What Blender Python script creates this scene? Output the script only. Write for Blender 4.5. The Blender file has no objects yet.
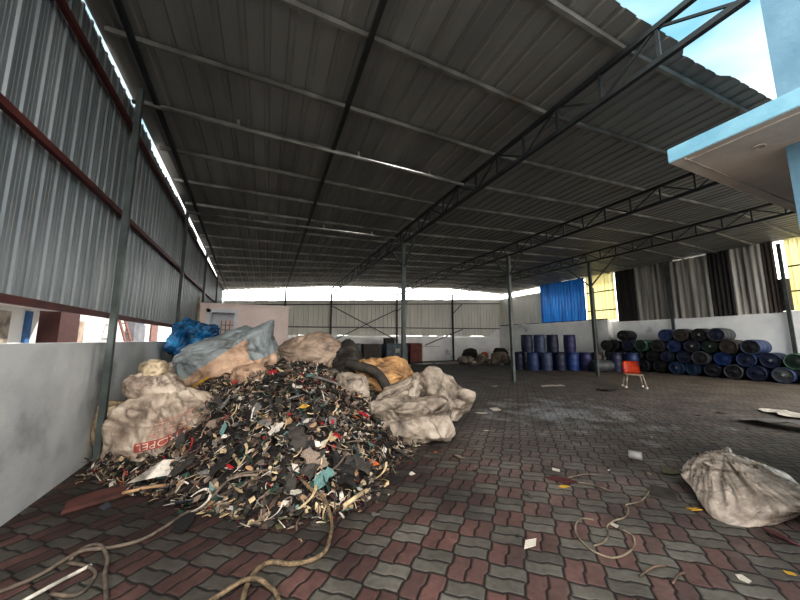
import bpy, bmesh, math, random
from mathutils import Vector, Matrix, noise
from mathutils.bvhtree import BVHTree
rnd = random.Random(7)
SC = bpy.context.scene
COL = SC.collection
PI = math.pi

# ---------------------------------------------------------------- materials
def new_mat(name):
    m = bpy.data.materials.new(name); m.use_nodes = True
    nt = m.node_tree
    return m, nt, nt.nodes['Principled BSDF']

def srgb(r, g, b):
    f = lambda c: ((c/255+0.055)/1.055)**2.4 if c/255 > 0.04045 else c/255/12.92
    return (f(r), f(g), f(b), 1)

def pm(name, c1, c2=None, scale=6, rough=.7, metal=0., bump=0., bscale=None, detail=6, c3=None, spread=(.35, .65), sheen=0, two_sided=False):
    """noise-mottled principled material in object space"""
    m, nt, b = new_mat(name)
    c2 = c2 or tuple(x*.7 for x in c1[:3])+(1,)
    tc = nt.nodes.new('ShaderNodeTexCoord')
    n = nt.nodes.new('ShaderNodeTexNoise'); n.inputs['Scale'].default_value = scale; n.inputs['Detail'].default_value = detail
    nt.links.new(tc.outputs['Object'], n.inputs['Vector'])
    r = nt.nodes.new('ShaderNodeValToRGB')
    r.color_ramp.elements[0].position = spread[0]; r.color_ramp.elements[0].color = c1
    r.color_ramp.elements[1].position = spread[1]; r.color_ramp.elements[1].color = c2
    if c3:
        e = r.color_ramp.elements.new(min(.98, spread[1]+.14)); e.color = c3
    nt.links.new(n.outputs['Fac'], r.inputs['Fac'])
    nt.links.new(r.outputs['Color'], b.inputs['Base Color'])
    b.inputs['Roughness'].default_value = rough; b.inputs['Metallic'].default_value = metal
    if bump:
        n2 = nt.nodes.new('ShaderNodeTexNoise'); n2.inputs['Scale'].default_value = bscale or scale*4; n2.inputs['Detail'].default_value = 5
        nt.links.new(tc.outputs['Object'], n2.inputs['Vector'])
        bp = nt.nodes.new('ShaderNodeBump'); bp.inputs['Strength'].default_value = bump; bp.inputs['Distance'].default_value = .02
        nt.links.new(n2.outputs['Fac'], bp.inputs['Height']); nt.links.new(bp.outputs['Normal'], b.inputs['Normal'])
    return m

def streak_mat(name, c1, c2, rough=.45, metal=.5, sx=4., sz=.35, spread=(.3, .7), axis='z', trans=None, spec=.5):
    """sheet metal with streaks running along one axis"""
    m, nt, b = new_mat(name)
    tc = nt.nodes.new('ShaderNodeTexCoord'); mp = nt.nodes.new('ShaderNodeMapping')
    mp.inputs['Scale'].default_value = (sx, sx, sz) if axis == 'z' else (sx, sz, sx)
    n = nt.nodes.new('ShaderNodeTexNoise'); n.inputs['Scale'].default_value = 1.; n.inputs['Detail'].default_value = 7
    nt.links.new(tc.outputs['Object'], mp.inputs['Vector']); nt.links.new(mp.outputs['Vector'], n.inputs['Vector'])
    r = nt.nodes.new('ShaderNodeValToRGB')
    r.color_ramp.elements[0].position = spread[0]; r.color_ramp.elements[0].color = c1
    r.color_ramp.elements[1].position = spread[1]; r.color_ramp.elements[1].color = c2
    nt.links.new(n.outputs['Fac'], r.inputs['Fac']); nt.links.new(r.outputs['Color'], b.inputs['Base Color'])
    b.inputs['Roughness'].default_value = rough; b.inputs['Metallic'].default_value = metal
    b.inputs['Specular IOR Level'].default_value = spec
    if trans:
        t = nt.nodes.new('ShaderNodeBsdfTranslucent'); nt.links.new(r.outputs['Color'], t.inputs['Color'])
        mx = nt.nodes.new('ShaderNodeMixShader'); mx.inputs[0].default_value = trans
        o = nt.nodes['Material Output']
        nt.links.new(b.outputs[0], mx.inputs[1]); nt.links.new(t.outputs[0], mx.inputs[2]); nt.links.new(mx.outputs[0], o.inputs['Surface'])
    return m

def paver_mat():
    m, nt, b = new_mat('interlocking_pavers')
    L = nt.links
    def math_(op, a, c=None, d=None):
        n = nt.nodes.new('ShaderNodeMath'); n.operation = op
        for i, v in enumerate((a, c, d)):
            if v is None: continue
            if isinstance(v, (int, float)): n.inputs[i].default_value = v
            else: L.new(v, n.inputs[i])
        return n.outputs[0]
    tc = nt.nodes.new('ShaderNodeTexCoord')
    mp = nt.nodes.new('ShaderNodeMapping'); mp.inputs['Rotation'].default_value = (0, 0, math.radians(43.5))
    S = 1/.243
    mp.inputs['Scale'].default_value = (S, S, S)
    L.new(tc.outputs['Object'], mp.inputs['Vector'])
    sx = nt.nodes.new('ShaderNodeSeparateXYZ'); L.new(mp.outputs['Vector'], sx.inputs[0])
    u0, v0 = sx.outputs[0], sx.outputs[1]
    def wob(t):     # zigzag profile of the unit edge
        w_ = math_('MULTIPLY', math_('SUBTRACT', math_('PINGPONG', math_('ADD', t, .25), .5), .25), .55)
        return math_('MAXIMUM', math_('MINIMUM', w_, .04), -.04)
    u = math_('ADD', u0, wob(v0)); v = math_('ADD', v0, wob(u0))
    fu = math_('FRACT', u); fv = math_('FRACT', v); iu = math_('FLOOR', u); iv = math_('FLOOR', v)
    chk = math_('GREATER_THAN', math_('FLOORED_MODULO', math_('ADD', iu, iv), 2.), .5)     # 1 = red pair
    w = math_('ADD', math_('MULTIPLY', fv, math_('SUBTRACT', 1., chk)), math_('MULTIPLY', fu, chk))
    d = math_('MINIMUM', math_('MINIMUM', fu, math_('SUBTRACT', 1., fu)), math_('MINIMUM', fv, math_('SUBTRACT', 1., fv)))
    d = math_('MINIMUM', d, math_('ABSOLUTE', math_('SUBTRACT', w, .5)))
    half = math_('GREATER_THAN', w, .5)
    cmb = nt.nodes.new('ShaderNodeCombineXYZ'); L.new(iu, cmb.inputs[0]); L.new(iv, cmb.inputs[1]); L.new(half, cmb.inputs[2])
    wn = nt.nodes.new('ShaderNodeTexWhiteNoise'); L.new(cmb.outputs[0], wn.inputs['Vector'])
    def ramp(fac, stops):
        r = nt.nodes.new('ShaderNodeValToRGB'); els = r.color_ramp.elements
        els[0].position, els[0].color = stops[0]; els[1].position, els[1].color = stops[-1]
        for p, c in stops[1:-1]:
            e = els.new(p); e.color = c
        L.new(fac, r.inputs[0]); return r.outputs[0]
    def mix(f, a, c, mode='MIX'):
        n = nt.nodes.new('ShaderNodeMix'); n.data_type = 'RGBA'; n.blend_type = mode
        for s, val in ((n.inputs[0], f), (n.inputs[6], a), (n.inputs[7], c)):
            if isinstance(val, (int, float, tuple)): s.default_value = val
            else: L.new(val, s)
        return n.outputs[2]
    red = ramp(wn.outputs['Value'], [(0, (.085, .042, .037, 1)), (.5, (.125, .058, .051, 1)), (1, (.165, .080, .070, 1))])
    grey = ramp(wn.outputs['Value'], [(0, (.088, .082, .068, 1)), (.5, (.12, .114, .096, 1)), (1, (.16, .154, .132, 1))])
    base = mix(chk, grey, red)
    def nz(scale, detail=5, vec=tc.outputs['Object']):
        n = nt.nodes.new('ShaderNodeTexNoise'); n.inputs['Scale'].default_value = scale; n.inputs['Detail'].default_value = detail
        L.new(vec, n.inputs['Vector']); return n.outputs['Fac']
    # dust that greys the trafficked middle and far side of the yard
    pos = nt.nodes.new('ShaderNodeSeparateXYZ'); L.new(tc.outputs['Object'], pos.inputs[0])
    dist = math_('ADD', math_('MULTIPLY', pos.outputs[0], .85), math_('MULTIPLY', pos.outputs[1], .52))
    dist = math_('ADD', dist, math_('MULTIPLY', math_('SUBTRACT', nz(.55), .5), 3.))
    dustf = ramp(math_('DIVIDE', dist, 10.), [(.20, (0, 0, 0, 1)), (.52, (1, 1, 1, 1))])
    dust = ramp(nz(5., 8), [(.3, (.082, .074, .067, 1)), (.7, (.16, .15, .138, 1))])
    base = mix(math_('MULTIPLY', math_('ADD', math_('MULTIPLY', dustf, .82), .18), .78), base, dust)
    # brown earth in front of the drums
    ear = ramp(math_('ADD', math_('DIVIDE', math_('SUBTRACT', pos.outputs[0], 9.), 6.), math_('MULTIPLY', math_('SUBTRACT', nz(.8), .5), .8)), [(.1, (0, 0, 0, 1)), (.8, (1, 1, 1, 1))])
    base = mix(math_('MULTIPLY', ear, .75), base, ramp(nz(3.), [(.3, (.11, .085, .062, 1)), (.7, (.20, .165, .13, 1))]))
    # whitish powder in the yard's middle, the sky's reflection painted into its colour
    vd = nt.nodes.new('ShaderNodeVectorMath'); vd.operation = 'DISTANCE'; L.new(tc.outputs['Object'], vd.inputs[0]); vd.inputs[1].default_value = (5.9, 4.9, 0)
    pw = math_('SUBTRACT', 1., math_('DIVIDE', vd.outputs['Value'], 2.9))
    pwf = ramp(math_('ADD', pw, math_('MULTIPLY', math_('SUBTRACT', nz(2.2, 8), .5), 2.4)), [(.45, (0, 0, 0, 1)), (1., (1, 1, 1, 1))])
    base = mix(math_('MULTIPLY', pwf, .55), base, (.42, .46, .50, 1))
    # dirt, dark and damp round the waste heap
    gr = ramp(nz(1.3, 8), [(.34, (.36, .34, .33, 1)), (.64, (.95, .93, .92, 1))])
    base = mix(.75, base, gr, 'MULTIPLY')
    gr2 = ramp(nz(22., 6), [(.3, (.7, .7, .7, 1)), (.6, (1.12, 1.1, 1.08, 1))])
    base = mix(.8, base, gr2, 'MULTIPLY')
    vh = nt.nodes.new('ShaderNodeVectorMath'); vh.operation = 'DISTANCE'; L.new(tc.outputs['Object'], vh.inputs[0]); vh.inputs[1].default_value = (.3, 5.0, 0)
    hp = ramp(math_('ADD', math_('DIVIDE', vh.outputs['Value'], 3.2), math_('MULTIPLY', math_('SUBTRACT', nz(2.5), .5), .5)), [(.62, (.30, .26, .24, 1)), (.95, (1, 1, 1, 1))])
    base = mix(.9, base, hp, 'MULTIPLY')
    gf = ramp(d, [(.012, (.10, .09, .085, 1)), (.05, (1, 1, 1, 1))])
    base = mix(1., base, gf, 'MULTIPLY')
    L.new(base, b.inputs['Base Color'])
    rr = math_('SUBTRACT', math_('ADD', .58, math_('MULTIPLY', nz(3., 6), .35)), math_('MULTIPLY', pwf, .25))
    L.new(rr, b.inputs['Roughness'])
    hgt = math_('ADD', math_('MULTIPLY', math_('MINIMUM', d, .07), 9.), math_('MULTIPLY', nz(40.), .22))
    hgt = math_('ADD', hgt, math_('MULTIPLY', wn.outputs['Value'], .25))
    bp = nt.nodes.new('ShaderNodeBump'); bp.inputs['Strength'].default_value = .8; bp.inputs['Distance'].default_value = .014
    L.new(hgt, bp.inputs['Height']); L.new(bp.outputs['Normal'], b.inputs['Normal'])
    return m

def sack_mat(name, c1, c2, dirt, rough=.6, weave=True):
    m, nt, b = new_mat(name); L = nt.links
    tc = nt.nodes.new('ShaderNodeTexCoord')
    n = nt.nodes.new('ShaderNodeTexNoise'); n.inputs['Scale'].default_value = 2.6; n.inputs['Detail'].default_value = 9; n.inputs['Roughness'].default_value = .66
    L.new(tc.outputs['Object'], n.inputs['Vector'])
    r = nt.nodes.new('ShaderNodeValToRGB'); e = r.color_ramp.elements
    e[0].position = .34; e[0].color = dirt; e[1].position = .72; e[1].color = c1
    k = e.new(.51); k.color = c2
    L.new(n.outputs['Fac'], r.inputs[0])
    geo = nt.nodes.new('ShaderNodeAttribute'); geo.attribute_name = 'crease_dark'; cv = nt.nodes.new('ShaderNodeValToRGB'); e2 = cv.color_ramp.elements
    e2[0].position = .05; e2[0].color = (1.05, 1.03, 1, 1); e2[1].position = .95; e2[1].color = (.20, .165, .135, 1)  # darker along the fold creases and on the underside
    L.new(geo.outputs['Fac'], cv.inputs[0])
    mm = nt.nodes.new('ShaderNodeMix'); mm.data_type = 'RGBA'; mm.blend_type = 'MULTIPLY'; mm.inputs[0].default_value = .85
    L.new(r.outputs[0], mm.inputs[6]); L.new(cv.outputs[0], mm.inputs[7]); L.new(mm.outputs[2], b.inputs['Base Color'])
    b.inputs['Roughness'].default_value = rough
    n2 = nt.nodes.new('ShaderNodeTexNoise'); n2.inputs['Scale'].default_value = 14; n2.inputs['Detail'].default_value = 8; n2.inputs['Distortion'].default_value = 1.2
    L.new(tc.outputs['Object'], n2.inputs['Vector'])
    bp = nt.nodes.new('ShaderNodeBump'); bp.inputs['Strength'].default_value = .55; bp.inputs['Distance'].default_value = .03
    L.new(n2.outputs['Fac'], bp.inputs['Height']); L.new(bp.outputs['Normal'], b.inputs['Normal'])
    return m

M = {}
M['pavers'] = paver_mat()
M['earth'] = pm('outside_earth', (.34, .31, .27, 1), (.26, .23, .2, 1), .4, .95)
M['concrete'] = pm('grey_plaster', srgb(212, 212, 210), srgb(186, 188, 188), 1.0, .9, 0, .4, 14, 10, c3=srgb(120, 121, 121), spread=(.36, .55))
M['white_plaster'] = pm('stained_white_plaster', srgb(246, 246, 244), srgb(226, 227, 228), 1.1, .9, 0, .2, 20, 9, c3=srgb(112, 112, 114))
M['pink_plaster'] = pm('pinkish_plaster', srgb(247, 230, 222), srgb(234, 216, 208), 1.8, .9, 0, .15, 22, 8)
M['left_sheet'] = streak_mat('galvanised_wall_sheet', srgb(106, 111, 113), srgb(146, 150, 151), .42, .28, 2.5, .5)
M['roof_sheet'] = streak_mat('galvanised_roof_sheet', srgb(118, 118, 116), srgb(146, 146, 144), .55, .2, 2.2, .4, axis='y')
M['far_sheet'] = streak_mat('dull_wall_sheet', srgb(218, 217, 208), srgb(236, 234, 226), .6, .05, 2.5, .4)
M['grey_sheet'] = streak_mat('weathered_cement_sheet', srgb(62, 60, 58), srgb(172, 168, 160), .85, 0, 5, .22, (.32, .62))
M['pale_sheet'] = streak_mat('pale_cement_sheet', srgb(96, 92, 88), srgb(196, 192, 184), .85, 0, 5, .22, (.3, .6))
M['dark_sheet'] = streak_mat('sooty_dark_sheet', srgb(24, 22, 22), srgb(52, 48, 46), .8, 0, 5, .3)
M['brown_sheet'] = streak_mat('brown_stained_sheet', srgb(48, 40, 38), srgb(104, 92, 84), .8, 0, 5, .3)
M['blue_sheet'] = streak_mat('blue_translucent_sheet', srgb(14, 78, 140), srgb(40, 128, 200), .3, .1, 3, .4, trans=.12)
M['yellow_sheet'] = streak_mat('yellow_translucent_sheet', srgb(206, 196, 136), srgb(226, 218, 172), .6, .0, 3, .4, trans=.42)
M['steel'] = pm('grey_green_steel', srgb(84, 92, 90), srgb(62, 68, 68), 3, .5, .3, .05)
M['dark_steel'] = pm('dark_steel', srgb(58, 62, 64), srgb(42, 46, 48), 3, .5, .3)
M['purlin'] = pm('galvanised_purlin', srgb(150, 150, 146), srgb(104, 104, 100), 2.5, .45, .4, c3=srgb(120, 96, 78))
M['blue_steel'] = pm('blue_grey_steel', srgb(70, 84, 130), srgb(52, 62, 104), 3, .45, .3)
M['maroon'] = pm('maroon_red_oxide', srgb(92, 40, 36), srgb(66, 28, 26), 4, .6, .1)
M['slab'] = pm('bare_slab_soffit', srgb(236, 222, 208), srgb(210, 198, 186), 1.6, .9, 0, .3, 18, 8, c3=srgb(150, 142, 134))
M['blue_paint'] = pm('pale_blue_limewash', srgb(136, 184, 202), srgb(108, 160, 184), 2.2, .85, 0, .25, 20, 9, c3=srgb(96, 128, 140))
M['blue_wall_shade'] = pm('shaded_blue_limewash', srgb(112, 148, 168), srgb(92, 128, 150), 1.6, .9, 0, .3, 20, 9, c3=srgb(78, 100, 112))  # pale blue limewash darkened, the wall's shade put into its colour
M['ring_white'] = pm('white_ring_paint', srgb(215, 205, 195), rough=.7)
M['house_white'] = pm('sunlit_white_house', (.85, .82, .80, 1), (.72, .68, .66, 1), .8, .9)
M['house_grey'] = pm('grey_outside_wall', srgb(130, 130, 134), srgb(100, 100, 106), 2, .9)  # plain grey for the outhouse, window panels and plaster scars
M['door_blue'] = pm('blue_painted_door', srgb(70, 112, 160), rough=.6)
M['gate_brown'] = pm('dark_maroon_gate', srgb(70, 36, 32), rough=.7)
M['brick_red'] = pm('red_brown_block', srgb(122, 84, 76), rough=.8)
M['sack_white'] = sack_mat('dirty_white_woven_sack', srgb(206, 194, 180), srgb(176, 162, 148), srgb(116, 100, 88))
M['sack_cream'] = sack_mat('cream_woven_sack', srgb(222, 206, 176), srgb(188, 172, 146), srgb(120, 104, 84))
M['sack_blue'] = sack_mat('grey_blue_woven_sheet', srgb(150, 160, 164), srgb(128, 137, 140), srgb(88, 92, 94), .55)
M['sack_tan'] = sack_mat('tan_woven_sack', srgb(206, 178, 154), srgb(182, 154, 132), srgb(130, 106, 88))
M['sack_beige'] = sack_mat('pinkish_beige_sack', srgb(196, 178, 160), srgb(168, 150, 134), srgb(118, 100, 86))
M['sack_ochre'] = sack_mat('ochre_sack', srgb(216, 176, 122), srgb(178, 140, 98), srgb(96, 76, 58))
M['sack_grey'] = sack_mat('dirty_grey_white_sack', srgb(190, 180, 168), srgb(150, 140, 128), srgb(70, 62, 55))
M['poly'] = sack_mat('milky_plastic_bag', srgb(196, 186, 176), srgb(160, 151, 142), srgb(116, 108, 101), .22)
M['tarp'] = sack_mat('blue_tarpaulin', srgb(30, 150, 205), srgb(22, 92, 140), srgb(34, 62, 90), .35)
M['dark_cloth'] = sack_mat('dark_grey_cloth', srgb(82, 76, 70), srgb(56, 52, 48), srgb(32, 30, 28), .85)
M['print_red'] = pm('faded_red_print', srgb(176, 92, 78), srgb(150, 80, 70), 12, .7)
M['print_white'] = pm('print_white', srgb(222, 208, 196), srgb(200, 186, 172), 12, .7)
M['print_faint'] = pm('faint_red_print', srgb(176, 122, 108), srgb(184, 150, 136), 30, .7)
def plastic(name, c, r=.5, k=.6):
    return pm(name, c, tuple(x*k for x in c[:3])+(1,), 5, r, 0, .1)
DR = {'navy': (34, 46, 92), 'blue': (38, 74, 146), 'bright blue': (30, 82, 178), 'dark': (40, 42, 50), 'brown': (78, 66, 58), 'green': (30, 62, 48),
      'pale green': (88, 150, 112), 'grey': (96, 100, 106), 'steel blue': (70, 92, 142), 'teal': (28, 70, 118), 'violet blue': (52, 54, 130)}
for k, c in DR.items(): M['drum '+k] = plastic('drum_plastic_'+k.replace(' ', '_'), srgb(*[int(.8*(.78*x+.22*sum(c)/3)) for x in c]), .5)
M['sticker'] = pm('white_sticker', srgb(170, 170, 166), srgb(120, 120, 118), 14, .6)
M['sticker_orange'] = pm('orange_sticker', srgb(240, 150, 30), srgb(230, 120, 20), 10, .6)
M['bung'] = pm('bung_plastic', srgb(46, 46, 50), rough=.5)
SCR = {'dark grey': (66, 61, 56), 'black': (36, 34, 33), 'brown': (98, 82, 70), 'taupe': (146, 130, 116), 'white': (214, 206, 194), 'cream': (206, 184, 146),
       'dark green': (40, 72, 60), 'teal': (104, 140, 136), 'red': (178, 36, 46), 'olive': (88, 90, 62), 'grey': (124, 122, 118), 'orange': (212, 110, 50), 'yellow': (206, 164, 56), 'tan': (176, 142, 108), 'maroon': (82, 40, 40), 'slate': (70, 76, 84)}
for k, c in SCR.items(): M['scrap '+k] = pm('scrap_'+k.replace(' ', '_'), srgb(*c), srgb(*[int(x*.68) for x in c]), 9, .7, 0, .25, 30)
M['red_board'] = pm('dark_red_board', srgb(98, 58, 52), srgb(66, 42, 38), 4, .85)
M['heap_dark'] = pm('heap_core', srgb(46, 41, 37), srgb(30, 27, 25), 9, .95, 0, .8, 22)
M['rope'] = pm('old_hose_rope', srgb(124, 106, 82), srgb(78, 66, 52), 30, .8, 0, .6, 90)
M['cable'] = pm('dusty_cable', srgb(112, 100, 88), srgb(70, 62, 56), 12, .8)
M['wire'] = pm('pale_strap', srgb(132, 122, 104), srgb(78, 70, 60), 8, .7)
M['chair_orange'] = pm('orange_chair_back', srgb(232, 88, 28), srgb(190, 52, 20), 9, .4)
M['chair_frame'] = pm('pale_chair_frame', srgb(158, 148, 132), srgb(116, 106, 94), 9, .5, .2)
M['crate_grey'] = plastic('grey_container', srgb(104, 108, 112), .5)
M['crate_brown'] = plastic('brown_container', srgb(76, 64, 58), .6)
M['crate_blue'] = plastic('blue_grey_container', srgb(84, 98, 108), .5)
M['crate_red'] = plastic('red_brown_crate', srgb(116, 58, 50), .6)
M['black'] = plastic('black_plastic', srgb(30, 30, 32), .6)
M['tin'] = pm('dull_tin', srgb(150, 150, 148), rough=.6, metal=.2)
M['frame_white'] = pm('white_window_reveal', (.80, .82, .86, 1), (.70, .72, .76, 1), 2, .6)
M['grille'] = pm('window_grille', srgb(120, 112, 108), rough=.7)

# ---------------------------------------------------------------- helpers
def link(o, parent=None):
    COL.objects.link(o)
    if parent: o.parent = parent
    return o
def tag(o, label=None, cat=None, group=None, kind=None):
    if label: o['label'] = label
    if cat: o['category'] = cat
    if group: o['group'] = group
    if kind: o['kind'] = kind
    return o
def empty(name, loc=(0, 0, 0), rot=(0, 0, 0), label=None, cat=None, group=None):
    o = bpy.data.objects.new(name, None); o.empty_display_size = .1
    link(o); o.location = loc; o.rotation_euler = rot
    return tag(o, label, cat, group)
def obj(name, bm, mats, parent=None, loc=(0, 0, 0), rot=(0, 0, 0), smooth=False):
    me = bpy.data.meshes.new(name)
    bmesh.ops.recalc_face_normals(bm, faces=bm.faces) if bm.faces else None
    bm.to_mesh(me); bm.free()
    if not isinstance(mats, (list, tuple)): mats = [mats]
    for m in mats: me.materials.append(m)
    if smooth:
        for p in me.polygons: p.use_smooth = True
    o = bpy.data.objects.new(name, me); link(o, parent)
    o.location = loc; o.rotation_euler = rot
    return o
def raw(name, verts, faces, mats, parent=None, smooth=False, loc=(0, 0, 0)):
    me = bpy.data.meshes.new(name); me.from_pydata(verts, [], faces); me.update()
    if not isinstance(mats, (list, tuple)): mats = [mats]
    for m in mats: me.materials.append(m)
    if smooth:
        for p in me.polygons: p.use_smooth = True
    o = bpy.data.objects.new(name, me); link(o, parent); o.location = loc
    return o
def box(bm, x0, x1, y0, y1, z0, z1, bevel=0):
    r = bmesh.ops.create_cube(bm, size=1)
    for v in r['verts']:
        v.co = Vector(((x0+x1)/2+v.co.x*(x1-x0), (y0+y1)/2+v.co.y*(y1-y0), (z0+z1)/2+v.co.z*(z1-z0)))
    if bevel:
        es = list({e for v in r['verts'] for e in v.link_edges})
        bmesh.ops.bevel(bm, geom=es, offset=bevel, segments=2, affect='EDGES')
def bar(bm, a, b, w, h=None, up=(0, 0, 1)):
    """rectangular bar from a to b, w across and h along up"""
    a, b = Vector(a), Vector(b); h = h or w
    d = (b-a).normalized(); u = Vector(up)
    if abs(d.dot(u)) > .95: u = Vector((0, 1, 0))
    s = d.cross(u).normalized(); u = s.cross(d).normalized()
    vs = []
    for p in (a, b):
        for i, j in ((-1, -1), (1, -1), (1, 1), (-1, 1)):
            vs.append(bm.verts.new(p+s*i*w/2+u*j*h/2))
    for f in ((0, 1, 2, 3), (4, 5, 6, 7), (0, 1, 5, 4), (1, 2, 6, 5), (2, 3, 7, 6), (3, 0, 4, 7)):
        bm.faces.new([vs[i] for i in f])
def angle_bar(bm, a, b, w, t=.006):
    """L section steel angle"""
    a, b = Vector(a), Vector(b); d = (b-a).normalized()
    u = Vector((0, 0, 1)) if abs(d.z) < .9 else Vector((0, 1, 0))
    s = d.cross(u).normalized(); u = s.cross(d).normalized()
    prof = [(0, 0), (w, 0), (w, t), (t, t), (t, w), (0, w)]
    r = [[bm.verts.new(p+s*(x-w/2)+u*(y-w/2)) for x, y in prof] for p in (a, b)]
    n = len(prof)
    for i in range(n):
        bm.faces.new((r[0][i], r[0][(i+1) % n], r[1][(i+1) % n], r[1][i]))
    bm.faces.new(r[0]); bm.faces.new(r[1])
def tube(bm, pts, r, seg=8, taper=None):
    pts = [Vector(p) for p in pts]; rings = []; prev = None
    for i, p in enumerate(pts):
        d = (pts[min(i+1, len(pts)-1)]-pts[max(i-1, 0)]).normalized()
        u = prev if prev else (Vector((0, 0, 1)) if abs(d.z) < .9 else Vector((1, 0, 0)))
        s = d.cross(u).normalized(); u = s.cross(d).normalized(); prev = u
        rr = r*(taper[i] if taper else 1)
        rings.append([bm.verts.new(p+(s*math.cos(2*PI*k/seg)+u*math.sin(2*PI*k/seg))*rr) for k in range(seg)])
    for a, b in zip(rings, rings[1:]):
        for k in range(seg): bm.faces.new((a[k], a[(k+1) % seg], b[(k+1) % seg], b[k]))
    bm.faces.new(rings[0]); bm.faces.new(rings[-1])
def spline(pts, n=6):
    """Catmull-Rom resample"""
    pts = [Vector(p) for p in pts]; out = []
    P = [pts[0]*2-pts[1]]+pts+[pts[-1]*2-pts[-2]]
    for i in range(1, len(P)-2):
        for k in range(n):
            t = k/n; a, b, c, d = P[i-1:i+3]
            out.append(.5*((2*b)+(c-a)*t+(2*a-5*b+4*c-d)*t*t+(3*b-a-3*c+d)*t**3))
    out.append(pts[-1]); return out
def lathe(bm, prof, seg=28):
    rings = []
    for r, z in prof:
        if r < 1e-5: rings.append([bm.verts.new((0, 0, z))])
        else: rings.append([bm.verts.new((r*math.cos(2*PI*k/seg), r*math.sin(2*PI*k/seg), z)) for k in range(seg)])
    for a, b in zip(rings, rings[1:]):
        for k in range(seg):
            q = (k+1) % seg
            if len(a) == 1: bm.faces.new((a[0], b[k], b[q]))
            elif len(b) == 1: bm.faces.new((a[k], b[0], a[q]))
            else: bm.faces.new((a[k], a[q], b[q], b[k]))
def copy_tree(o, mats=None):
    """a thing with copies of its parts; mats: {part name stem: material}"""
    def one(s, parent):
        c = s.copy(); COL.objects.link(c); c.parent = parent
        for ch in list(s.children): one(ch, c)
        if mats and c.type == 'MESH':
            m = mats.get(c.name.split('.')[0])
            if m: c.material_slots[0].link = 'OBJECT'; c.material_slots[0].material = m
        return c
    return one(o, None)
def mix(a, b, t): return a+(b-a)*t
def interp(x, pts):
    if x <= pts[0][0]: return pts[0][1]
    for (x0, y0), (x1, y1) in zip(pts, pts[1:]):
        if x <= x1: return y0+(y1-y0)*(x-x0)/(x1-x0)
    return pts[-1][1]

ROOF_Y0, ROOF_Y1, FAR_Y = 1.84, 20.5, 20.4
def wall_x(y): return -1.95-.028*(y-4)
def roof_z(x, y):
    zl = 5.2-.05*(y-4)
    return interp(x, [(-2.6, zl), (3.76, 5.02), (8.42, 5.25), (13.08, 5.48), (18.2, 5.34)])

# ---------------------------------------------------------------- setting
def struct(o): o['kind'] = 'structure'; return o
bm = bmesh.new(); box(bm, -70, 70, -60, 90, -.4, -.03); struct(obj('floor_outside', bm, M['earth']))
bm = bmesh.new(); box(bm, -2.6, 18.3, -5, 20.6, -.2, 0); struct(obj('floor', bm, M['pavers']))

def trap(t):
    """trapezoid rib profile over one pitch: list of (fraction, height)"""
    return [(0, 0), (.30, 0), (.40, 1), (.60, 1), (.70, 0), (.82, 0), (.85, .18), (.88, 0)]
def profile(length, pitch, depth, kind, seed=0):
    out = []; r = random.Random(seed)
    n = max(1, round(length/pitch)); pitch = length/n
    for i in range(n):
        if kind == 'roof':
            for f, h in [(0, 0), (.60, 0), (.68, 1), (.86, 1), (.94, 0)]: out.append(((i+f)*pitch, h*depth))
        elif kind == 'trap':
            for f, h in [(0, 0), (.10, 0), (.13, .22), (.17, .22), (.20, 0), (.40, 0), (.47, 1), (.60, 1), (.67, 0), (.86, 0), (.89, .22), (.93, .22), (.96, 0)]: out.append(((i+f)*pitch, h*depth))
        else:
            for k in range(8): out.append(((i+k/8)*pitch, (.5-.5*math.cos(2*PI*k/8))*depth))
    out.append((n*pitch, 0)); return out
def upright_sheet(name, p0, p1, z0, ztop, pitch, depth, kind, m, seed=1, jag=.0, sheet_w=1.0, parent=None, nz=1, inward=1, bot=0., bj=.05):
    """vertical corrugated sheet from plan point p0 to p1; ztop(s) gives its top, ribs bulge along the normal"""
    p0, p1 = Vector((p0[0], p0[1], 0)), Vector((p1[0], p1[1], 0)); L = (p1-p0).length; d = (p1-p0)/L
    nrm = Vector((d.y, -d.x, 0))*inward
    r = random.Random(seed); vs, fs = [], []
    pr = profile(L, pitch, depth, kind); jags = [r.uniform(-jag, jag) for _ in range(int(L/sheet_w)+3)]; jb = [r.uniform(-jag, jag)*.3 if r.random() > bot else bj for _ in range(int(L/sheet_w)+3)]
    for s, h in pr:
        q = p0+d*s+nrm*h; k = int(s/sheet_w); zt = ztop(s)+jags[k]; zb = z0+jb[k]
        for j in range(nz+1): vs.append((q.x, q.y, mix(zb, zt, j/nz)))
    c = nz+1
    for i in range(len(pr)-1):
        for j in range(nz): fs.append((i*c+j, (i+1)*c+j, (i+1)*c+j+1, i*c+j+1))
    return raw(name, vs, fs, m, parent)

# roof: ribs along the depth of the shed, ragged front edge
pitch, depth = .27, .022
vs, fs = [], []
pr = profile(20.35, pitch, depth, 'roof'); ys = [None]+[3, 5, 8, 11, 14, 17, 19.5]+[ROOF_Y1]
jr = random.Random(3); fr = [jr.uniform(-.05, .05) for _ in range(40)]
for s, h in pr:
    x = -2.02+s; y0 = ROOF_Y0-.1+fr[int(s/.95)]+(.02 if h > 0 else 0)
    for y in ys:
        yy = y0 if y is None else y
        x2 = x if x > -1.2 else x-.028*max(0, yy-4)*min(1, (-1.2-x)/.8)
        vs.append((x2, yy, roof_z(x2, yy)+.05+h))
c = len(ys)
for i in range(len(pr)-1):
    for j in range(c-1): fs.append((i*c+j, (i+1)*c+j, (i+1)*c+j+1, i*c+j+1))
struct(raw('ceiling', vs, fs, M['roof_sheet']))

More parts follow.
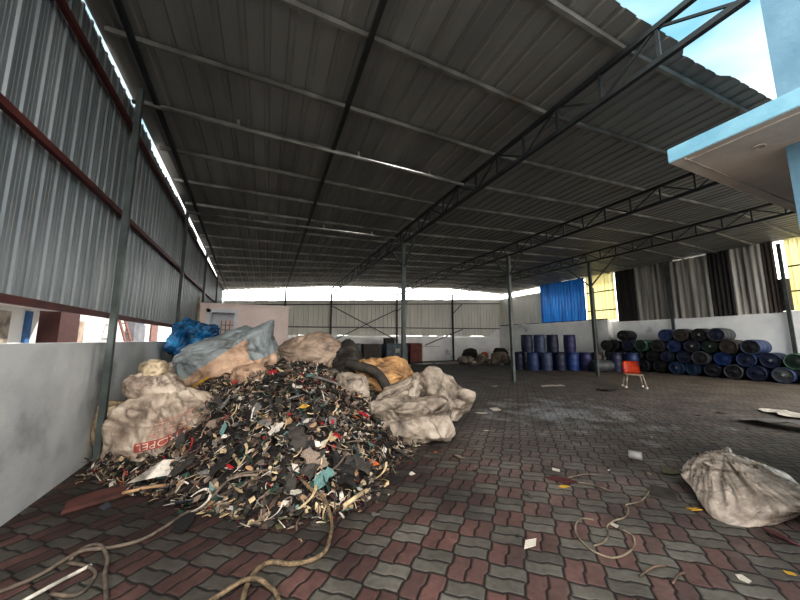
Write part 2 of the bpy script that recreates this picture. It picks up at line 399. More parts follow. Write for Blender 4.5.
# left side: plastered dwarf wall, sheets above
def left_prism(name, zs, t, off, m, y0=.6, y1=20.3, n=1):
    bm = bmesh.new()
    P = [Vector((wall_x(y)-off, y, 0)) for y in (y0, y1)]
    Q = [p+Vector((-t, 0, 0)) for p in P]
    lo = [bm.verts.new((p.x, p.y, zs[0])) for p in (P[0], P[1], Q[1], Q[0])]
    hi = [bm.verts.new((p.x, p.y, zs[1])) for p in (P[0], P[1], Q[1], Q[0])]
    bm.faces.new(lo); bm.faces.new(hi)
    for i in range(4): bm.faces.new((lo[i], lo[(i+1) % 4], hi[(i+1) % 4], hi[i]))
    return obj(name, bm, m)
struct(left_prism('wall_left', (0, 1.5), .2, 0, M['concrete']))
struct(upright_sheet('wall_left_cladding', (wall_x(.6)-.10, .6), (wall_x(20.3)-.10, 20.3), 1.86,
       lambda s: roof_z(-2.2, .6+s)-.02, .2, .017, 'trap', M['left_sheet'], 5, .06, 1.0, nz=1, inward=1))
# far side
bm = bmesh.new(); box(bm, -2.7, 18.4, FAR_Y, FAR_Y+.2, 0, 1.82); struct(obj('wall_far', bm, M['white_plaster']))
struct(upright_sheet('wall_far_cladding', (-2.55, FAR_Y-.02), (18.1, FAR_Y-.02), 1.80, lambda s: 3.80+.055*s, .30, .04, 'trap', M['far_sheet'], 9, .022, .62, bot=.35, bj=.045))
# raked end of the plaster at the right corner
bm = bmesh.new()
tri = [(16.6, 1.82), (18.1, 1.82), (18.1, 2.9)]
a = [bm.verts.new((x, FAR_Y-.06, z)) for x, z in tri]; b_ = [bm.verts.new((x, FAR_Y+.1, z)) for x, z in tri]
bm.faces.new(a); bm.faces.new(b_)
for i in range(3): bm.faces.new((a[i], a[(i+1) % 3], b_[(i+1) % 3], b_[i]))
struct(obj('wall_far_rake', bm, M['white_plaster']))
# right side
bm = bmesh.new(); box(bm, 18.12, 18.34, -1, 20.6, 0, 2.62); box(bm, 17.72, 18.12, 11.45, 20.4, 0, 2.68)
struct(obj('wall_right', bm, M['white_plaster']))
struct(upright_sheet('wall_right_cladding', (17.95, 20.35), (17.95, 15.95), 2.70, lambda s: 4.95, .22, .035, 'trap', M['far_sheet'], 4, .02, 1.0, inward=1))
bm = bmesh.new(); box(bm, 17.78, 17.86, 11.5, 20.3, 2.69, 2.75); struct(obj('trim_1', bm, M['dark_steel']))

SH = [('blue', 'blue_sheet', 16.05, 12.75, 17.80, 2.76, 'trap', .22, 'blue translucent corrugated sheet in the far right corner'),
      ('yellow', 'yellow_sheet', 12.7, 11.06, 17.95, 2.70, 'trap', .22, 'pale yellow translucent sheet between the blue sheet and the dark sheets'),
      ('dark', 'dark_sheet', 11.04, 10.06, 18.12, 2.6, 'sine', .16, 'narrow sooty black corrugated sheet next to the yellow sheet'),
      ('grey', 'grey_sheet', 10.04, 7.02, 18.12, 2.6, 'sine', .26, 'broad grey corrugated cement sheet above the middle of the lying drums'),
      ('dark', 'dark_sheet', 7.0, 6.3, 18.12, 2.6, 'sine', .16, 'black corrugated sheet between the grey and the pale cement sheets'),
      ('pale', 'pale_sheet', 6.28, 5.36, 18.12, 2.62, 'sine', .2, 'pale whitish corrugated cement sheet above the right end of the drums'),
      ('brown', 'brown_sheet', 5.34, 5.06, 18.12, 2.62, 'sine', .14, 'brown stained sheet strip left of the bright gap by the right post'),
      ('yellow', 'yellow_sheet', 4.72, 2.4, 18.2, 2.62, 'trap', .22, 'pale yellow translucent sheet at the right edge of the photo')]
for SH_N, (nm, mk, y0, y1, x, z0, kind, pt, lab) in enumerate(SH):
    o = upright_sheet('corrugated_sheet', (x-.012*(SH_N % 2), y0+.04), (x-.012*(SH_N % 2), y1-.04), z0-.05, (lambda s, y0=y0: roof_z(17.9, y0-s)+.02), pt, .06 if kind == 'sine' else .05, kind, M[mk], 2, .03, .9, nz=1, inward=1)
    tag(o, lab, 'sheet')
# short brown sheet below the bright gap
o = upright_sheet('corrugated_sheet', (18.12, 5.04), (18.12, 4.74), 2.62, lambda s: 3.85, .14, .05, 'sine', M['brown_sheet'], 2, .02, .9)
tag(o, 'short brown sheet under the bright gap beside the right post', 'sheet')
# girts that carry the yellow and grey sheets
for z, ya, yb, x, lab in ((3.25, 12.75, 11.0, 17.88, 'lower dark rail across the yellow sheet by the blue sheet'), (4.35, 12.75, 11.0, 17.88, 'upper dark rail across the yellow sheet by the blue sheet'),
                    (3.35, 4.72, 2.5, 18.06, 'lower dark rail across the yellow sheet at the right edge'), (4.3, 4.72, 2.5, 18.06, 'upper dark rail across the yellow sheet at the right edge')):
    bm = bmesh.new(); bar(bm, (x, ya, z), (x, yb, z), .05, .05); tag(obj('wall_rail', bm, M['dark_steel']), lab, 'rail')

# ---------------------------------------------------------------- steel frame
def column(x, y, ztop, w, label, m=M['steel'], braces=(), base=True, group=None):
    t = empty('steel_column', (x, y, 0), label=label, cat='column', group=group)
    bm = bmesh.new(); box(bm, -w/2, w/2, -w/2, w/2, 0, ztop, .004); obj('shaft', bm, m, t)
    if base:
        bm = bmesh.new(); box(bm, -w, w, -w, w, 0, .015, .003)
        obj('base_plate', bm, m, t)
    for (x0, y0, z0), (x1, y1, z1) in braces:
        bm = bmesh.new(); bar(bm, (x0, y0, z0), (x1, y1, z1), .045); obj('knee_brace', bm, m, t)
    return t
def zb(x): return roof_z(x, 9)-.03
V = lambda x, z0, z1, s=1.0: [((0, -.03, z0), (0, -s, z1)), ((0, .03, z0), (0, s, z1))]
column(3.76, 8.5, zb(3.76)-.42, .11, 'slim steel column under the nearest truss, behind the sack heap', braces=V(0, 3.75, 4.6))
column(8.42, 9.02, zb(8.42)-.42, .11, 'dark steel column standing alone in the middle of the yard', M['steel'], V(0, 4.0, 4.8, .8))
column(13.08, 9.05, zb(13.08)-.42, .11, 'steel column in front of the stacked upright blue drums', M['steel'], V(0, 3.9, 5.0, 1.2))
for i, (x, lab) in enumerate(((.93, 'thin far column beside the pinkish room'), (3.76, 'far wall column left of the crossed bracing'), (8.42, 'far wall column right of the crossed bracing'), (13.08, 'far wall column nearest to the rubbish sacks'))):
    br = [((.03, 0, 3.55), (.85, 0, 4.3))] if i > 1 else []
    column(x, FAR_Y-.2, roof_z(x, FAR_Y-.2)-.1-(0 if i == 0 else .40), .1, lab, M['dark_steel'], br)
column(17.62, 12.1, 4.6, .09, 'thin steel post in front of the yellow sheet', M['steel'])
bm = None
for i, (y, lab) in enumerate(((5.05, 'leaning grey column against the left wall beside the printed sack'), (9.07, 'second grey column on the left wall, by the blue tarpaulin'), (12.6, 'left wall column just beyond the pinkish room corner'), (16.2, 'farthest column on the left wall'))):
    x = wall_x(y)+(.17 if i == 0 else .06)
    t = column(x, y, roof_z(-2, y)-.1, .068, lab, M['steel'], base=True)
for y, lab in ((8.5, 'right wall post rising behind the lying drums'), (4.85, 'right wall post beside the bright gap and green drum')):
    column(18.0, y, roof_z(18, y)-.12, .1, lab, M['steel'])

def truss(x, y0, y1, label, m, h=.40, step=.64, m2=None):
    t = empty('roof_truss', (x, y0, roof_z(x, 9)-.5), label=label, cat='truss')
    z0 = t.location.z
    Zt = lambda y: roof_z(x, y)-.085-z0
    zt, zl = roof_z(x, 9)-.085-z0, roof_z(x, 9)-.085-h-z0
    bm = bmesh.new(); angle_bar(bm, (0, 0, zt), (0, y1-y0, zt), .06); obj('top_chord', bm, m, t)
    bm = bmesh.new(); angle_bar(bm, (0, 0, zl), (0, y1-y0, zl), .06); obj('bottom_chord', bm, m2 or m, t)
    n = int((y1-y0)/step)
    for i in range(n+1):
        y = .03+(y1-y0-.06)*i/n
        bm = bmesh.new(); bar(bm, (0, y, zl), (0, y, zt), .032); obj('vertical_strut', bm, m, t)
        if i < n:
            yn = .03+(y1-y0-.06)*(i+1)/n
            a, b = ((0, y, zl), (0, yn, zt)) if i % 2 == 0 else ((0, y, zt), (0, yn, zl))
            bm = bmesh.new(); bar(bm, a, b, .026); obj('diagonal_strut', bm, m, t)
    return t
truss(3.76, .95, FAR_Y-.1, 'nearest lattice truss running out under the open sky', M['dark_steel'])
truss(8.42, 1.95, FAR_Y-.1, 'middle lattice truss over the lone yard column', M['dark_steel'])
truss(13.08, 1.95, FAR_Y-.1, 'lattice truss farthest to the right, over the upright drums', M['dark_steel'])
bm = bmesh.new()
bar(bm, (.93, 1.9, roof_z(.93, 3)-.09), (.93, FAR_Y-.1, roof_z(.93, 20)-.09), .06, .07)
tag(obj('rafter_beam', bm, M['dark_steel']), 'single dark rafter halfway between left wall and nearest truss', 'beam')
bm = bmesh.new()
ea, eb = (wall_x(1.9)+.32, 1.9), (wall_x(FAR_Y)+.16, FAR_Y-.1)
bar(bm, (ea[0], ea[1], roof_z(-1.7, 2)-.08), (eb[0], eb[1], roof_z(-2.2, 20)-.08), .05, .08)
tag(obj('eaves_beam', bm, M['dark_steel']), 'dark eaves beam along the top of the left wall', 'beam')
ORD = ['first', 'second', 'third', 'fourth', 'fifth', 'sixth', 'seventh', 'eighth', 'ninth', 'tenth', 'eleventh', 'twelfth', 'thirteenth', 'fourteenth', 'fifteenth', 'sixteenth']
for k in range(16):
    y = 1.97+1.155*k+.02*(k > 1)
    bm = bmesh.new()
    xs = [wall_x(y)+.02, 3.76, 8.42, 13.08, 17.95]
    for xa, xb in zip(xs, xs[1:]):
        bar(bm, (xa, y, roof_z(xa, y)-.005), (xb, y, roof_z(xb, y)-.0), .045, .065)
    tag(obj('roof_purlin', bm, M['purlin']), ORD[k]+' roof purlin in from the open front edge', 'purlin')
for y, lab in ((5.22, 'long pale pipe hung under the left roof bay, nearer of two'), (9.05, 'long pale pipe hung under the left roof bay, farther of two')):
    t = empty('hanging_pipe', (0, y, 0), label=lab, cat='pipe')
    xa, xb = wall_x(y)+.03, 3.72
    bm = bmesh.new(); tube(bm, [(xa, 0, roof_z(xa, y)-.19), (xb, 0, roof_z(xb, y)-.17)], .03, 10); obj('pipe', bm, M['purlin'], t, smooth=True)
    for x in (-.6, 1.4, 2.9):
        bm = bmesh.new(); bar(bm, (x, 0, roof_z(x, y)-.2), (x, 0, roof_z(x, y)-.04), .04, .01); obj('hanger', bm, M['purlin'], t)
# left wall rails
for i, (za, zbk, lab) in enumerate(((1.86, 1.86, 'lowest maroon rail along the foot of the left sheets'), (3.33, 3.30, 'middle maroon rail across the left sheets'), (4.78, 4.35, 'uppermost maroon rail across the left sheets'))):
    bm = bmesh.new()
    bar(bm, (wall_x(.6)-.02, .6, za), (wall_x(20.2)-.02, 20.2, zbk), .05, .07)
    tag(obj('wall_rail', bm, M['maroon']), lab, 'rail')
for z0, z1, lab in ((2.32, 2.45, 'lower dark rail across the far sheets'), (3.55, 4.55, 'upper dark rail along the top of the far sheets')):
    bm = bmesh.new(); bar(bm, (-2.3, FAR_Y-.09, z0), (17.8, FAR_Y-.09, z1), .05, .06); tag(obj('wall_rail', bm, M['dark_steel']), lab, 'rail')
t = empty('cross_bracing', (6.1, FAR_Y-.42, 0), label='crossed steel bracing between two far columns', cat='bracing')
for s in (-1, 1):
    bm = bmesh.new(); bar(bm, (-s*2.3, .02*s, 1.45), (s*2.3, .02*s, 3.7), .05); obj('brace_bar', bm, M['dark_steel'], t)
bm = bmesh.new(); bar(bm, (10.7, FAR_Y-.12, 1.15), (14.0, FAR_Y-.12, 2.35), .05, .06)
tag(obj('slanting_bar', bm, M['brown_sheet']), 'brown slanting bar on the far white wall', 'bar')
bm = bmesh.new(); bar(bm, (8.7, FAR_Y-.02, 1.05), (12.0, FAR_Y-.02, 1.05), .03, .05)
struct(obj('trim_2', bm, M['concrete']))

# ---------------------------------------------------------------- near building on the right
t = empty('concrete_building', (3.75, .89, 0), label='pale blue building corner with projecting concrete slab at the right', cat='building')
bm = bmesh.new(); box(bm, 0, 4.5, -5, 0, 0, 7.5); obj('wall_block', bm, M['blue_wall_shade'], t)
bm = bmesh.new(); box(bm, -.58, 5, -5, .51, 3.07, 3.2, .006); s_ = obj('canopy_slab', bm, [M['slab'], M['blue_paint']], t)
for p in s_.data.polygons:
    if abs(p.normal.z) < .5: p.material_index = 1
bm = bmesh.new(); box(bm, -.585, 5, -5, .515, 3.055, 3.075); box(bm, -.53, 5, -5, .46, 3.05, 3.074)
bm.free()
bm = bmesh.new()
ring = [(.0+.035*math.cos(a), .035*math.sin(a), 0) for a in [2*PI*k/20 for k in range(21)]]
tube(bm, ring, .008, 6); obj('ceiling_ring', bm, M['ring_white'], t, loc=(-.22, .08, 3.06), smooth=True)
bm = bmesh.new(); box(bm, -.55, 4, .40, .41, 3.06, 3.07); box(bm, -.50, -.49, -5, .41, 3.06, 3.07); obj('drip_groove', bm, M['ring_white'], t)
bm = bmesh.new()
for (z, y, sx_, sz_) in ((5.25, -.12, .07, .12), (4.75, -.15, .05, .1), (4.55, -.12, .06, .07)):
    box(bm, -.012, .0, y-sx_, y+sx_, z-sz_, z+sz_, .005)
obj('plaster_scar', bm, M['house_grey'], t)

# ---------------------------------------------------------------- pinkish room at the back left
t = empty('plastered_room', (-2.0, 12.5, 0), label='pinkish plastered room in the back left corner with a white window recess', cat='room')
bm = bmesh.new(); X0, X1, Z1 = -.18, 2.72, 2.74
wx0, wx1, wz0, wz1 = .02, .98, 1.2, 2.62
for bx in ((X0, wx0, 0, .2, 0, Z1), (wx1, X1, 0, .2, 0, Z1), (wx0, wx1, 0, .2, 0, wz0), (wx0, wx1, 0, .2, wz1, Z1), (X0, X1, 3.0, 3.2, 0, Z1), (X1-.2, X1, .2, 3, 0, Z1), (X0, X0+.2, .2, 3, 0, Z1), (X0-.02, X1+.02, -.03, 3.25, Z1, Z1+.08)):
    box(bm, *bx)
obj('wall_block', bm, M['pink_plaster'], t)
f = None
bm = bmesh.new()
for bx in ((wx0, wx0+.12, -.02, .7, wz0, wz1), (wx1-.1, wx1, .0, .7, wz0, wz1), (wx0, wx1, -.02, .7, wz1-.12, wz1), (wx0, wx1, .0, .7, wz0, wz0+.05), (wx0, wx1, .68, .74, wz0, wz1)): box(bm, *bx)
f = obj('window_recess', bm, M['frame_white'], t)
bm = bmesh.new(); box(bm, .40, .86, .60, .67, wz0+.25, wz1-.35); obj('shutter', bm, M['pink_plaster'], f)
bm = bmesh.new()
for z in (1.55, 1.72, 1.9, 2.08): bar(bm, (.42, .585, z), (.84, .585, z), .02)
for x in (.42, .56, .70, .84): bar(bm, (x, .585, 1.48), (x, .585, 2.25), .02)
obj('grille', bm, M['grille'], f)
bm = bmesh.new(); box(bm, -.24, -.19, -.08, .0, 0, 3.0); obj('door_post', bm, M['sack_beige'], t)

# ---------------------------------------------------------------- outside, seen through the left gap
t = empty('white_house', (-5.2, 8.0, 0), label='sunlit white house seen through the gap over the left wall', cat='house')
bm = bmesh.new(); box(bm, -3, 0, -6, 2.5, 0, 3.2); obj('wall_block', bm, M['house_white'], t)
bm = bmesh.new(); box(bm, 0, .05, .9, 1.5, 0, 2.15); obj('shutter', bm, M['sack_grey'], t)
bm = bmesh.new(); box(bm, 0, .06, 2.0, 2.16, 0, 2.2); obj('door_frame', bm, M['door_blue'], t)
bm = bmesh.new(); box(bm, 0, .05, -.9, .1, 1.2, 2.1); obj('window_opening', bm, M['house_grey'], t)
bm = bmesh.new(); box(bm, 0, .5, -6, 2.6, 2.25, 2.33); obj('awning', bm, M['house_white'], t)
bm = bmesh.new(); box(bm, -5.3, -4.9, 10.7, 11.6, 0, 2.6)
tag(obj('gate_panel', bm, M['gate_brown']), 'dark maroon gate panel between the two outside houses', 'gate')
t = empty('pale_store', (-5.2, 12.0, 0), label='overexposed pale store building behind the leaning ladder', cat='building')
bm = bmesh.new(); box(bm, -3, 0, -.3, 3.6, 0, 3.2); obj('wall_block', bm, M['house_white'], t)
bm = bmesh.new(); box(bm, 0, .05, .1, .5, 0, 2.1); obj('door_panel', bm, M['sack_beige'], t)
bm = bmesh.new()
t = empty('ladder', (-4.6, 13.9, 0), label='red-brown ladder leaning on the pale store outside', cat='ladder')
for y in (0, .5):
    bm = bmesh.new(); bar(bm, (.6, y-.4, 0), (-.5, y+.3, 2.8), .06); obj('side_rail', bm, M['brick_red'], t)
for k in range(8):
    f_ = .1+k*.11; bm = bmesh.new(); p = Vector((.6-1.1*f_, -.4+.7*f_, 2.8*f_)); bar(bm, p, p+Vector((0, .5, 0)), .04); obj('rung', bm, M['brick_red'], t)
bm = bmesh.new(); box(bm, -5.6, -5.0, 15.9, 17.0, 0, 2.7); tag(obj('grey_outhouse', bm, M['house_grey']), 'grey outhouse wall beyond the ladder outside', 'building')
t = empty('far_house', (-5.3, 17.2, 0), label='white outside house with a red-brown panel beyond the grey wall', cat='house')
bm = bmesh.new(); box(bm, -3, 0, 0, 9, 0, 3.4); obj('wall_block', bm, M['house_white'], t)
bm = bmesh.new(); box(bm, 0, .06, 1.6, 2.6, .3, 2.3); obj('red_panel', bm, M['brick_red'], t)
bm = bmesh.new(); box(bm, 0, .06, .5, .8, 1.2, 2.2); obj('window_opening', bm, M['house_grey'], t)

# ---------------------------------------------------------------- drums
def drum_proto():
    t = empty('plastic_drum', (0, 0, 0))
    R, H = .285, .9
    bm = bmesh.new()
    prof = [(0, 0), (R-.03, 0), (R-.012, .012), (R-.01, .04), (R-.02, .07), (R-.008, .13), (R, .27), (R+.004, .285), (R+.004, .315), (R, .33), (R+.003, .45), (R, .57), (R+.004, .585), (R+.004, .615), (R, .63), (R-.008, .77), (R-.02, .83), (R-.006, .845), (R-.004, .885), (R-.02, .9), (R-.035, .896), (R-.04, .875)]
    lathe(bm, prof, 28); obj('drum_body', bm, M['drum navy'], t, smooth=True)
    bm = bmesh.new(); lathe(bm, [(R-.041, .872), (R-.06, .868), (.09, .872), (.085, .878), (0, .878)], 28); obj('drum_head', bm, M['drum navy'], t, smooth=True)
    for sx_ in (-1, 1):
        bm = bmesh.new(); lathe(bm, [(.04, .866), (.04, .892), (.03, .896), (.028, .886), (0, .886)], 12); obj('bung', bm, M['bung'], t, loc=(sx_*.16, 0, 0))
    return t
proto = drum_proto(); used = [False]
def drum(loc, rot, body, head, label, spin=0., group=None, sticker=None):
    mats = {'drum_body': M['drum '+body], 'drum_head': M['drum '+(head or body)]}
    if not used[0]:
        used[0] = True; t = proto
        for ch in t.children:
            if ch.name.split('.')[0] in mats: ch.material_slots[0].link = 'OBJECT'; ch.material_slots[0].material = mats[ch.name.split('.')[0]]
    else: t = copy_tree(proto, mats)
    t.location = loc
    t.rotation_euler = (Matrix.Rotation(rot[2], 3, 'Z') @ Matrix.Rotation(rot[1], 3, 'Y') @ Matrix.Rotation(spin, 3, 'Z')).to_euler()
    tag(t, label, 'drum', group)
    if sticker:
        which, mk = sticker
        bm = bmesh.new()
        if which == 'head': box(bm, -.035, .04, -.06, .03, .879, .883)
        else:
            vs_ = []
            for i in range(5):
                a = -.35+i*.14-spin+which
                for z in (.45, .75): vs_.append(bm.verts.new((.2905*math.cos(a), .2905*math.sin(a), z)))
            for i in range(4): bm.faces.new((vs_[2*i], vs_[2*i+1], vs_[2*i+3], vs_[2*i+2]))
        s = obj('sticker', bm, M[mk], t); s['label'] = 'orange sticker' if 'orange' in mk else 'white sticker'
    return t
# lying drums: axis across the yard, head towards the yard
XE = 17.0
def lying(y, z, body, head, label, spin=0, dx=0., yaw=0., sticker=None, tilt=0.):
    # head faces -X; base at XE+.9
    a = -PI/2+tilt
    return drum((XE+.9+dx, y, z), (0, a, yaw), body, head, label, spin, 'drums stacked on their sides along the right wall', sticker)
zA, zB, zC, zD = .29, .775, 1.26, 1.745
TL = 'lying drum'
A = [(4.28, 'navy', 'navy', 'navy drum in the lowest row, off the right edge under the green drum', None), (4.93, 'steel blue', 'grey', 'grey-ended drum in the lowest row, directly under the pale green drum', 'head'), (5.57, 'navy', 'navy', 'dark navy drum in the lowest row, left of the grey-ended one', None),
     (6.2, 'grey', 'dark', 'pale-rimmed dark drum in the lowest row, third in from the right', None), (6.87, 'navy', 'dark', 'blackish navy drum in the lowest row, fourth in from the right', None), (7.51, 'teal', 'teal', 'teal-blue drum in the lowest row, fifth in from the right', None),
     (8.13, 'teal', 'teal', 'teal-blue drum in the lowest row with a white sticker on its end', 'head'), (8.77, 'dark', 'dark', 'dark drum in the lowest row, left of the stickered teal one', None), (9.41, 'dark', 'dark', 'dark drum in the lowest row, just right of the standing blue drum', None)]
for y, b, h, lab, st in A: lying(y+rnd.uniform(-.02, .02), zA, b, h, lab, rnd.uniform(0, 3), rnd.uniform(-.12, .12), rnd.uniform(-.04, .04), (st, 'sticker') if st else None)
for y, lab in ((10.05, 'dark drum in the lowest row hidden behind the standing blue drum'), (10.69, 'dark drum in the lowest row behind the standing navy drum'), (11.33 - .2, 'dark drum in the lowest row in the far corner')):
    lying(y, zA, 'dark', 'dark', lab, 0, .12)
B = [(4.62, 'pale green', 'green', 'pale green drum at the right edge, second row up', None), (5.25, 'navy', 'navy', 'navy drum with white sticker in the second row, beside the green one', 'head'), (5.88, 'blue', 'navy', 'dark blue drum in the second row, third in from the right', None),
     (6.53, 'bright blue', 'bright blue', 'bright blue drum in the second row', None), (7.2, 'grey', 'dark', 'grey-brown ended drum in the second row, left of the bright blue one', None), (7.83, 'navy', 'navy', 'navy drum in the second row, left of the grey-brown ended one', None),
     (8.44, 'dark', 'navy', 'blackish drum in the second row under the round-topped blue one', None), (9.08, 'dark', 'dark', 'blackish drum in the second row, right above the lowest dark pair', None), (9.72, 'dark', 'dark', 'black drum in the second row behind the chair', None), (10.37, 'dark', 'dark', 'black drum in the second row behind the standing navy drum', None), (11.0-.06, 'dark', 'dark', 'black drum in the second row in the far corner', None)]
for y, b, h, lab, st in B: lying(y+rnd.uniform(-.015, .015), zB, b, h, lab, rnd.uniform(0, 3), rnd.uniform(-.12, .12), rnd.uniform(-.04, .04), (st, 'sticker') if st else None)
C = [(5.62, 'steel blue', 'dark', 'dark-ended steel blue drum, rightmost of the third row', None), (6.24, 'brown', 'brown', 'brown drum in the third row, second in from the right', None), (6.87, 'green', 'green', 'dark green drum in the third row with a white sticker', 'head'), (7.5, 'navy', 'dark', 'dark drum with a white sticker in the third row, left of the green one', 'head'),
     (8.13, 'blue', 'blue', 'blue drum in the third row below the topmost row', None), (8.77, 'brown', 'dark', 'brown-black drum in the third row, left of the blue one', None), (9.4, 'pale green', 'green', 'green-ended drum with a pale green side at the left end of the stack', None), (10.05, 'navy', 'navy', 'small-looking navy drum left of the green-ended one', None), (10.69, 'dark', 'dark', 'black drum low in the far corner, under the tilted one', None)]
for y, b, h, lab, st in C: lying(y, zC, b, h, lab, rnd.uniform(0, 3), rnd.uniform(-.12, .12), rnd.uniform(-.04, .04), (st, 'sticker') if st else None)
D = [(6.6, 'grey', 'navy', 'drum with a bright orange sticker on its side, top row', 'o'), (7.22, 'dark', 'dark', 'dark drum with a grey sticker in the top row', 'head'), (7.85, 'brown', 'brown', 'dark brown drum in the top row, next to the blue one', None), (8.46, 'blue', 'blue', 'blue drum leftmost of the top row', None)]
for y, b, h, lab, st in D:
    lying(y, zD, b, h, lab, .3 if st == 'o' else rnd.uniform(0, 3), rnd.uniform(-.1, .1), rnd.uniform(-.04, .04), (('head', 'sticker') if st == 'head' else (PI, 'sticker_orange')) if st else None)
lying(10.37, zD, 'dark', 'dark', 'tilted black drum on top at the far left corner of the stack', .5, 0, .12)
lying(11.12, zC-.02, 'dark', 'dark', 'black drum lying at the foot of the yellow sheet', .5, -.22, .1)
# upright drums
U0 = [(12.5, 12.0, 'blue', 'standing blue drum at the left end of the lower row'), (13.12, 11.72, 'steel blue', 'standing greyish blue drum, second from the left in the lower row'), (13.74, 11.44, 'navy', 'standing navy drum in the middle of the lower row'), (14.34, 11.18, 'bright blue', 'standing bright blue drum, fourth from the left in the lower row'), (14.94, 10.92, 'violet blue', 'standing blue drum behind the column and the lying grey drum')]
G1 = 'upright drums in the lower tier'
for x, y, c, lab in U0: drum((x, y, 0), (0, 0, 0), c, 'navy', lab, rnd.uniform(0, 3), G1)
for x, y, c, lab in ((12.25, 12.66, 'navy', 'navy drum half hidden behind the left end of the lower row'), (12.98, 12.36, 'navy', 'navy drum behind the second standing drum'), (13.62, 12.06, 'navy', 'navy drum behind the middle standing drum'), (14.25, 11.84, 'navy', 'navy drum behind the bright blue standing drum'), (15.55, 10.72, 'brown', 'brownish standing drum behind the lying grey one')):
    drum((x, y, 0), (0, 0, 0), c, c, lab, 0, G1)
drum((15.88, 10.02, 0), (0, 0, 0), 'navy', 'dark', 'dark navy standing drum left of the standing blue one by the chair', 0, G1)
drum((16.42, 9.60, 0), (0, 0, 0), 'blue', 'navy', 'standing blue drum right behind the orange chair', 0, G1)
for x, y, c, h, lab in ((12.42, 12.25, 'navy', 'dark', 'upper tier drum at the left end, dark navy'), (13.02, 12.0, 'steel blue', 'brown', 'upper tier greyish blue drum, second from the left'), (13.66, 11.75, 'navy', 'dark', 'upper tier dark drum, left of the gap'), (14.55, 11.45, 'violet blue', 'navy', 'upper tier violet blue drum standing alone right of the gap')):
    drum((x, y, .9), (0, 0, 0), c, h, lab, rnd.uniform(0, 3), 'upright drums in the upper tier')
a = math.atan2(-.394, .919)
drum((14.5, 10.28, .29), (0, PI/2, a), 'grey', 'grey', 'grey drum lying alone on the floor behind the column', 0)

# ---------------------------------------------------------------- chair
t = empty('chair', (11.05, 6.45, 0), (0, 0, math.radians(-48)), 'small chair with an orange back and pale legs near the drums', 'chair')
for sx_, sy_ in ((-1, -1), (1, -1), (-1, 1), (1, 1)):
    bm = bmesh.new(); tube(bm, [(sx_*.27, sy_*.23, 0), (sx_*.24, sy_*.20, .2), (sx_*.20, sy_*.17, .40)], .024, 8, [.9, 1, 1.1]); lg = obj('leg', bm, M['chair_frame'], t, smooth=True)
    bm = bmesh.new(); lathe(bm, [(0, 0), (.032, 0), (.034, .04), (.028, .06), (0, .06)], 10); f_ = obj('foot_cap', bm, M['print_white'], lg, loc=(sx_*.27, sy_*.23, 0)); f_['label'] = 'white foot cap'
bm = bmesh.new(); box(bm, -.25, .25, -.22, .22, .395, .43, .015); obj('seat', bm, M['chair_frame'], t)
bm = bmesh.new(); n_ = 6; rows = []
for j in range(n_+1):
    z = .43+j*.40/n_; w = .24-.03*(j/n_)**2; yb_ = .2+.13*(j/n_); row = []
    for i in range(7):
        x = -w+2*w*i/6; row.append(bm.verts.new((x, yb_-.05*(x/w)**2, z)))
    rows.append(row)
for r0, r1 in zip(rows, rows[1:]):
    for i in range(6): bm.faces.new((r0[i], r0[i+1], r1[i+1], r1[i]))
bmesh.ops.solidify(bm, geom=bm.faces[:], thickness=.03)
obj('backrest', bm, M['chair_orange'], t, smooth=True)['label'] = 'orange backrest'

# ---------------------------------------------------------------- containers at the far wall
def container(x, y, w, d, h, m, label, name='storage_container', lattice=False, panel=True):
    t = empty(name, (x, y, 0), label=label, cat='container')
    bm = bmesh.new(); box(bm, -w/2, w/2, -d/2, d/2, .1, h, .04); obj('tank_body', bm, m, t)
    bm = bmesh.new(); box(bm, -w/2-.03, w/2+.03, -d/2-.03, d/2+.03, 0, .1, .01); obj('pallet', bm, M['black'], t)
    bm = bmesh.new()
    n_ = 5
    for i in range(n_):
        xx = -w/2+w*i/(n_-1); bar(bm, (xx, -d/2-.015, .1), (xx, -d/2-.015, h), .025)
    for j in range(4):
        zz = .15+(h-.2)*j/3; bar(bm, (-w/2, -d/2-.02, zz), (w/2, -d/2-.02, zz), .025)
    obj('cage', bm, m if lattice else M['dark_steel'], t)
    if panel:
        bm = bmesh.new(); box(bm, -.16, .16, -d/2-.04, -d/2-.034, h*.55, h*.75); obj('plate', bm, M['sticker'], t)['label'] = 'pale plate'
container(4.75, 19.1, 1.25, 1.0, 1.32, M['crate_grey'], 'grey caged container by the far wall, behind the beige sack', panel=True)
container(6.15, 19.2, 1.2, 1.0, 1.28, M['crate_brown'], 'brown container between two grey ones at the far wall', panel=False)
container(7.75, 19.0, 1.5, 1.0, 1.30, M['crate_blue'], 'blue-grey caged container by the far wall with a black box on it')
container(9.15, 19.1, .85, 1.0, 1.32, M['crate_red'], 'red-brown slatted crate at the right end of the far containers', 'slatted_crate', True, False)
t = empty('black_box', (7.35, 19.0, 1.30), label='small black box sitting on the blue-grey container', cat='box')
bm = bmesh.new(); box(bm, -.3, .3, -.25, .25, 0, .32, .02); obj('box_body', bm, M['black'], t)
bm = bmesh.new(); box(bm, -.32, .32, -.27, .27, .32, .36, .01); obj('lid', bm, M['black'], t)

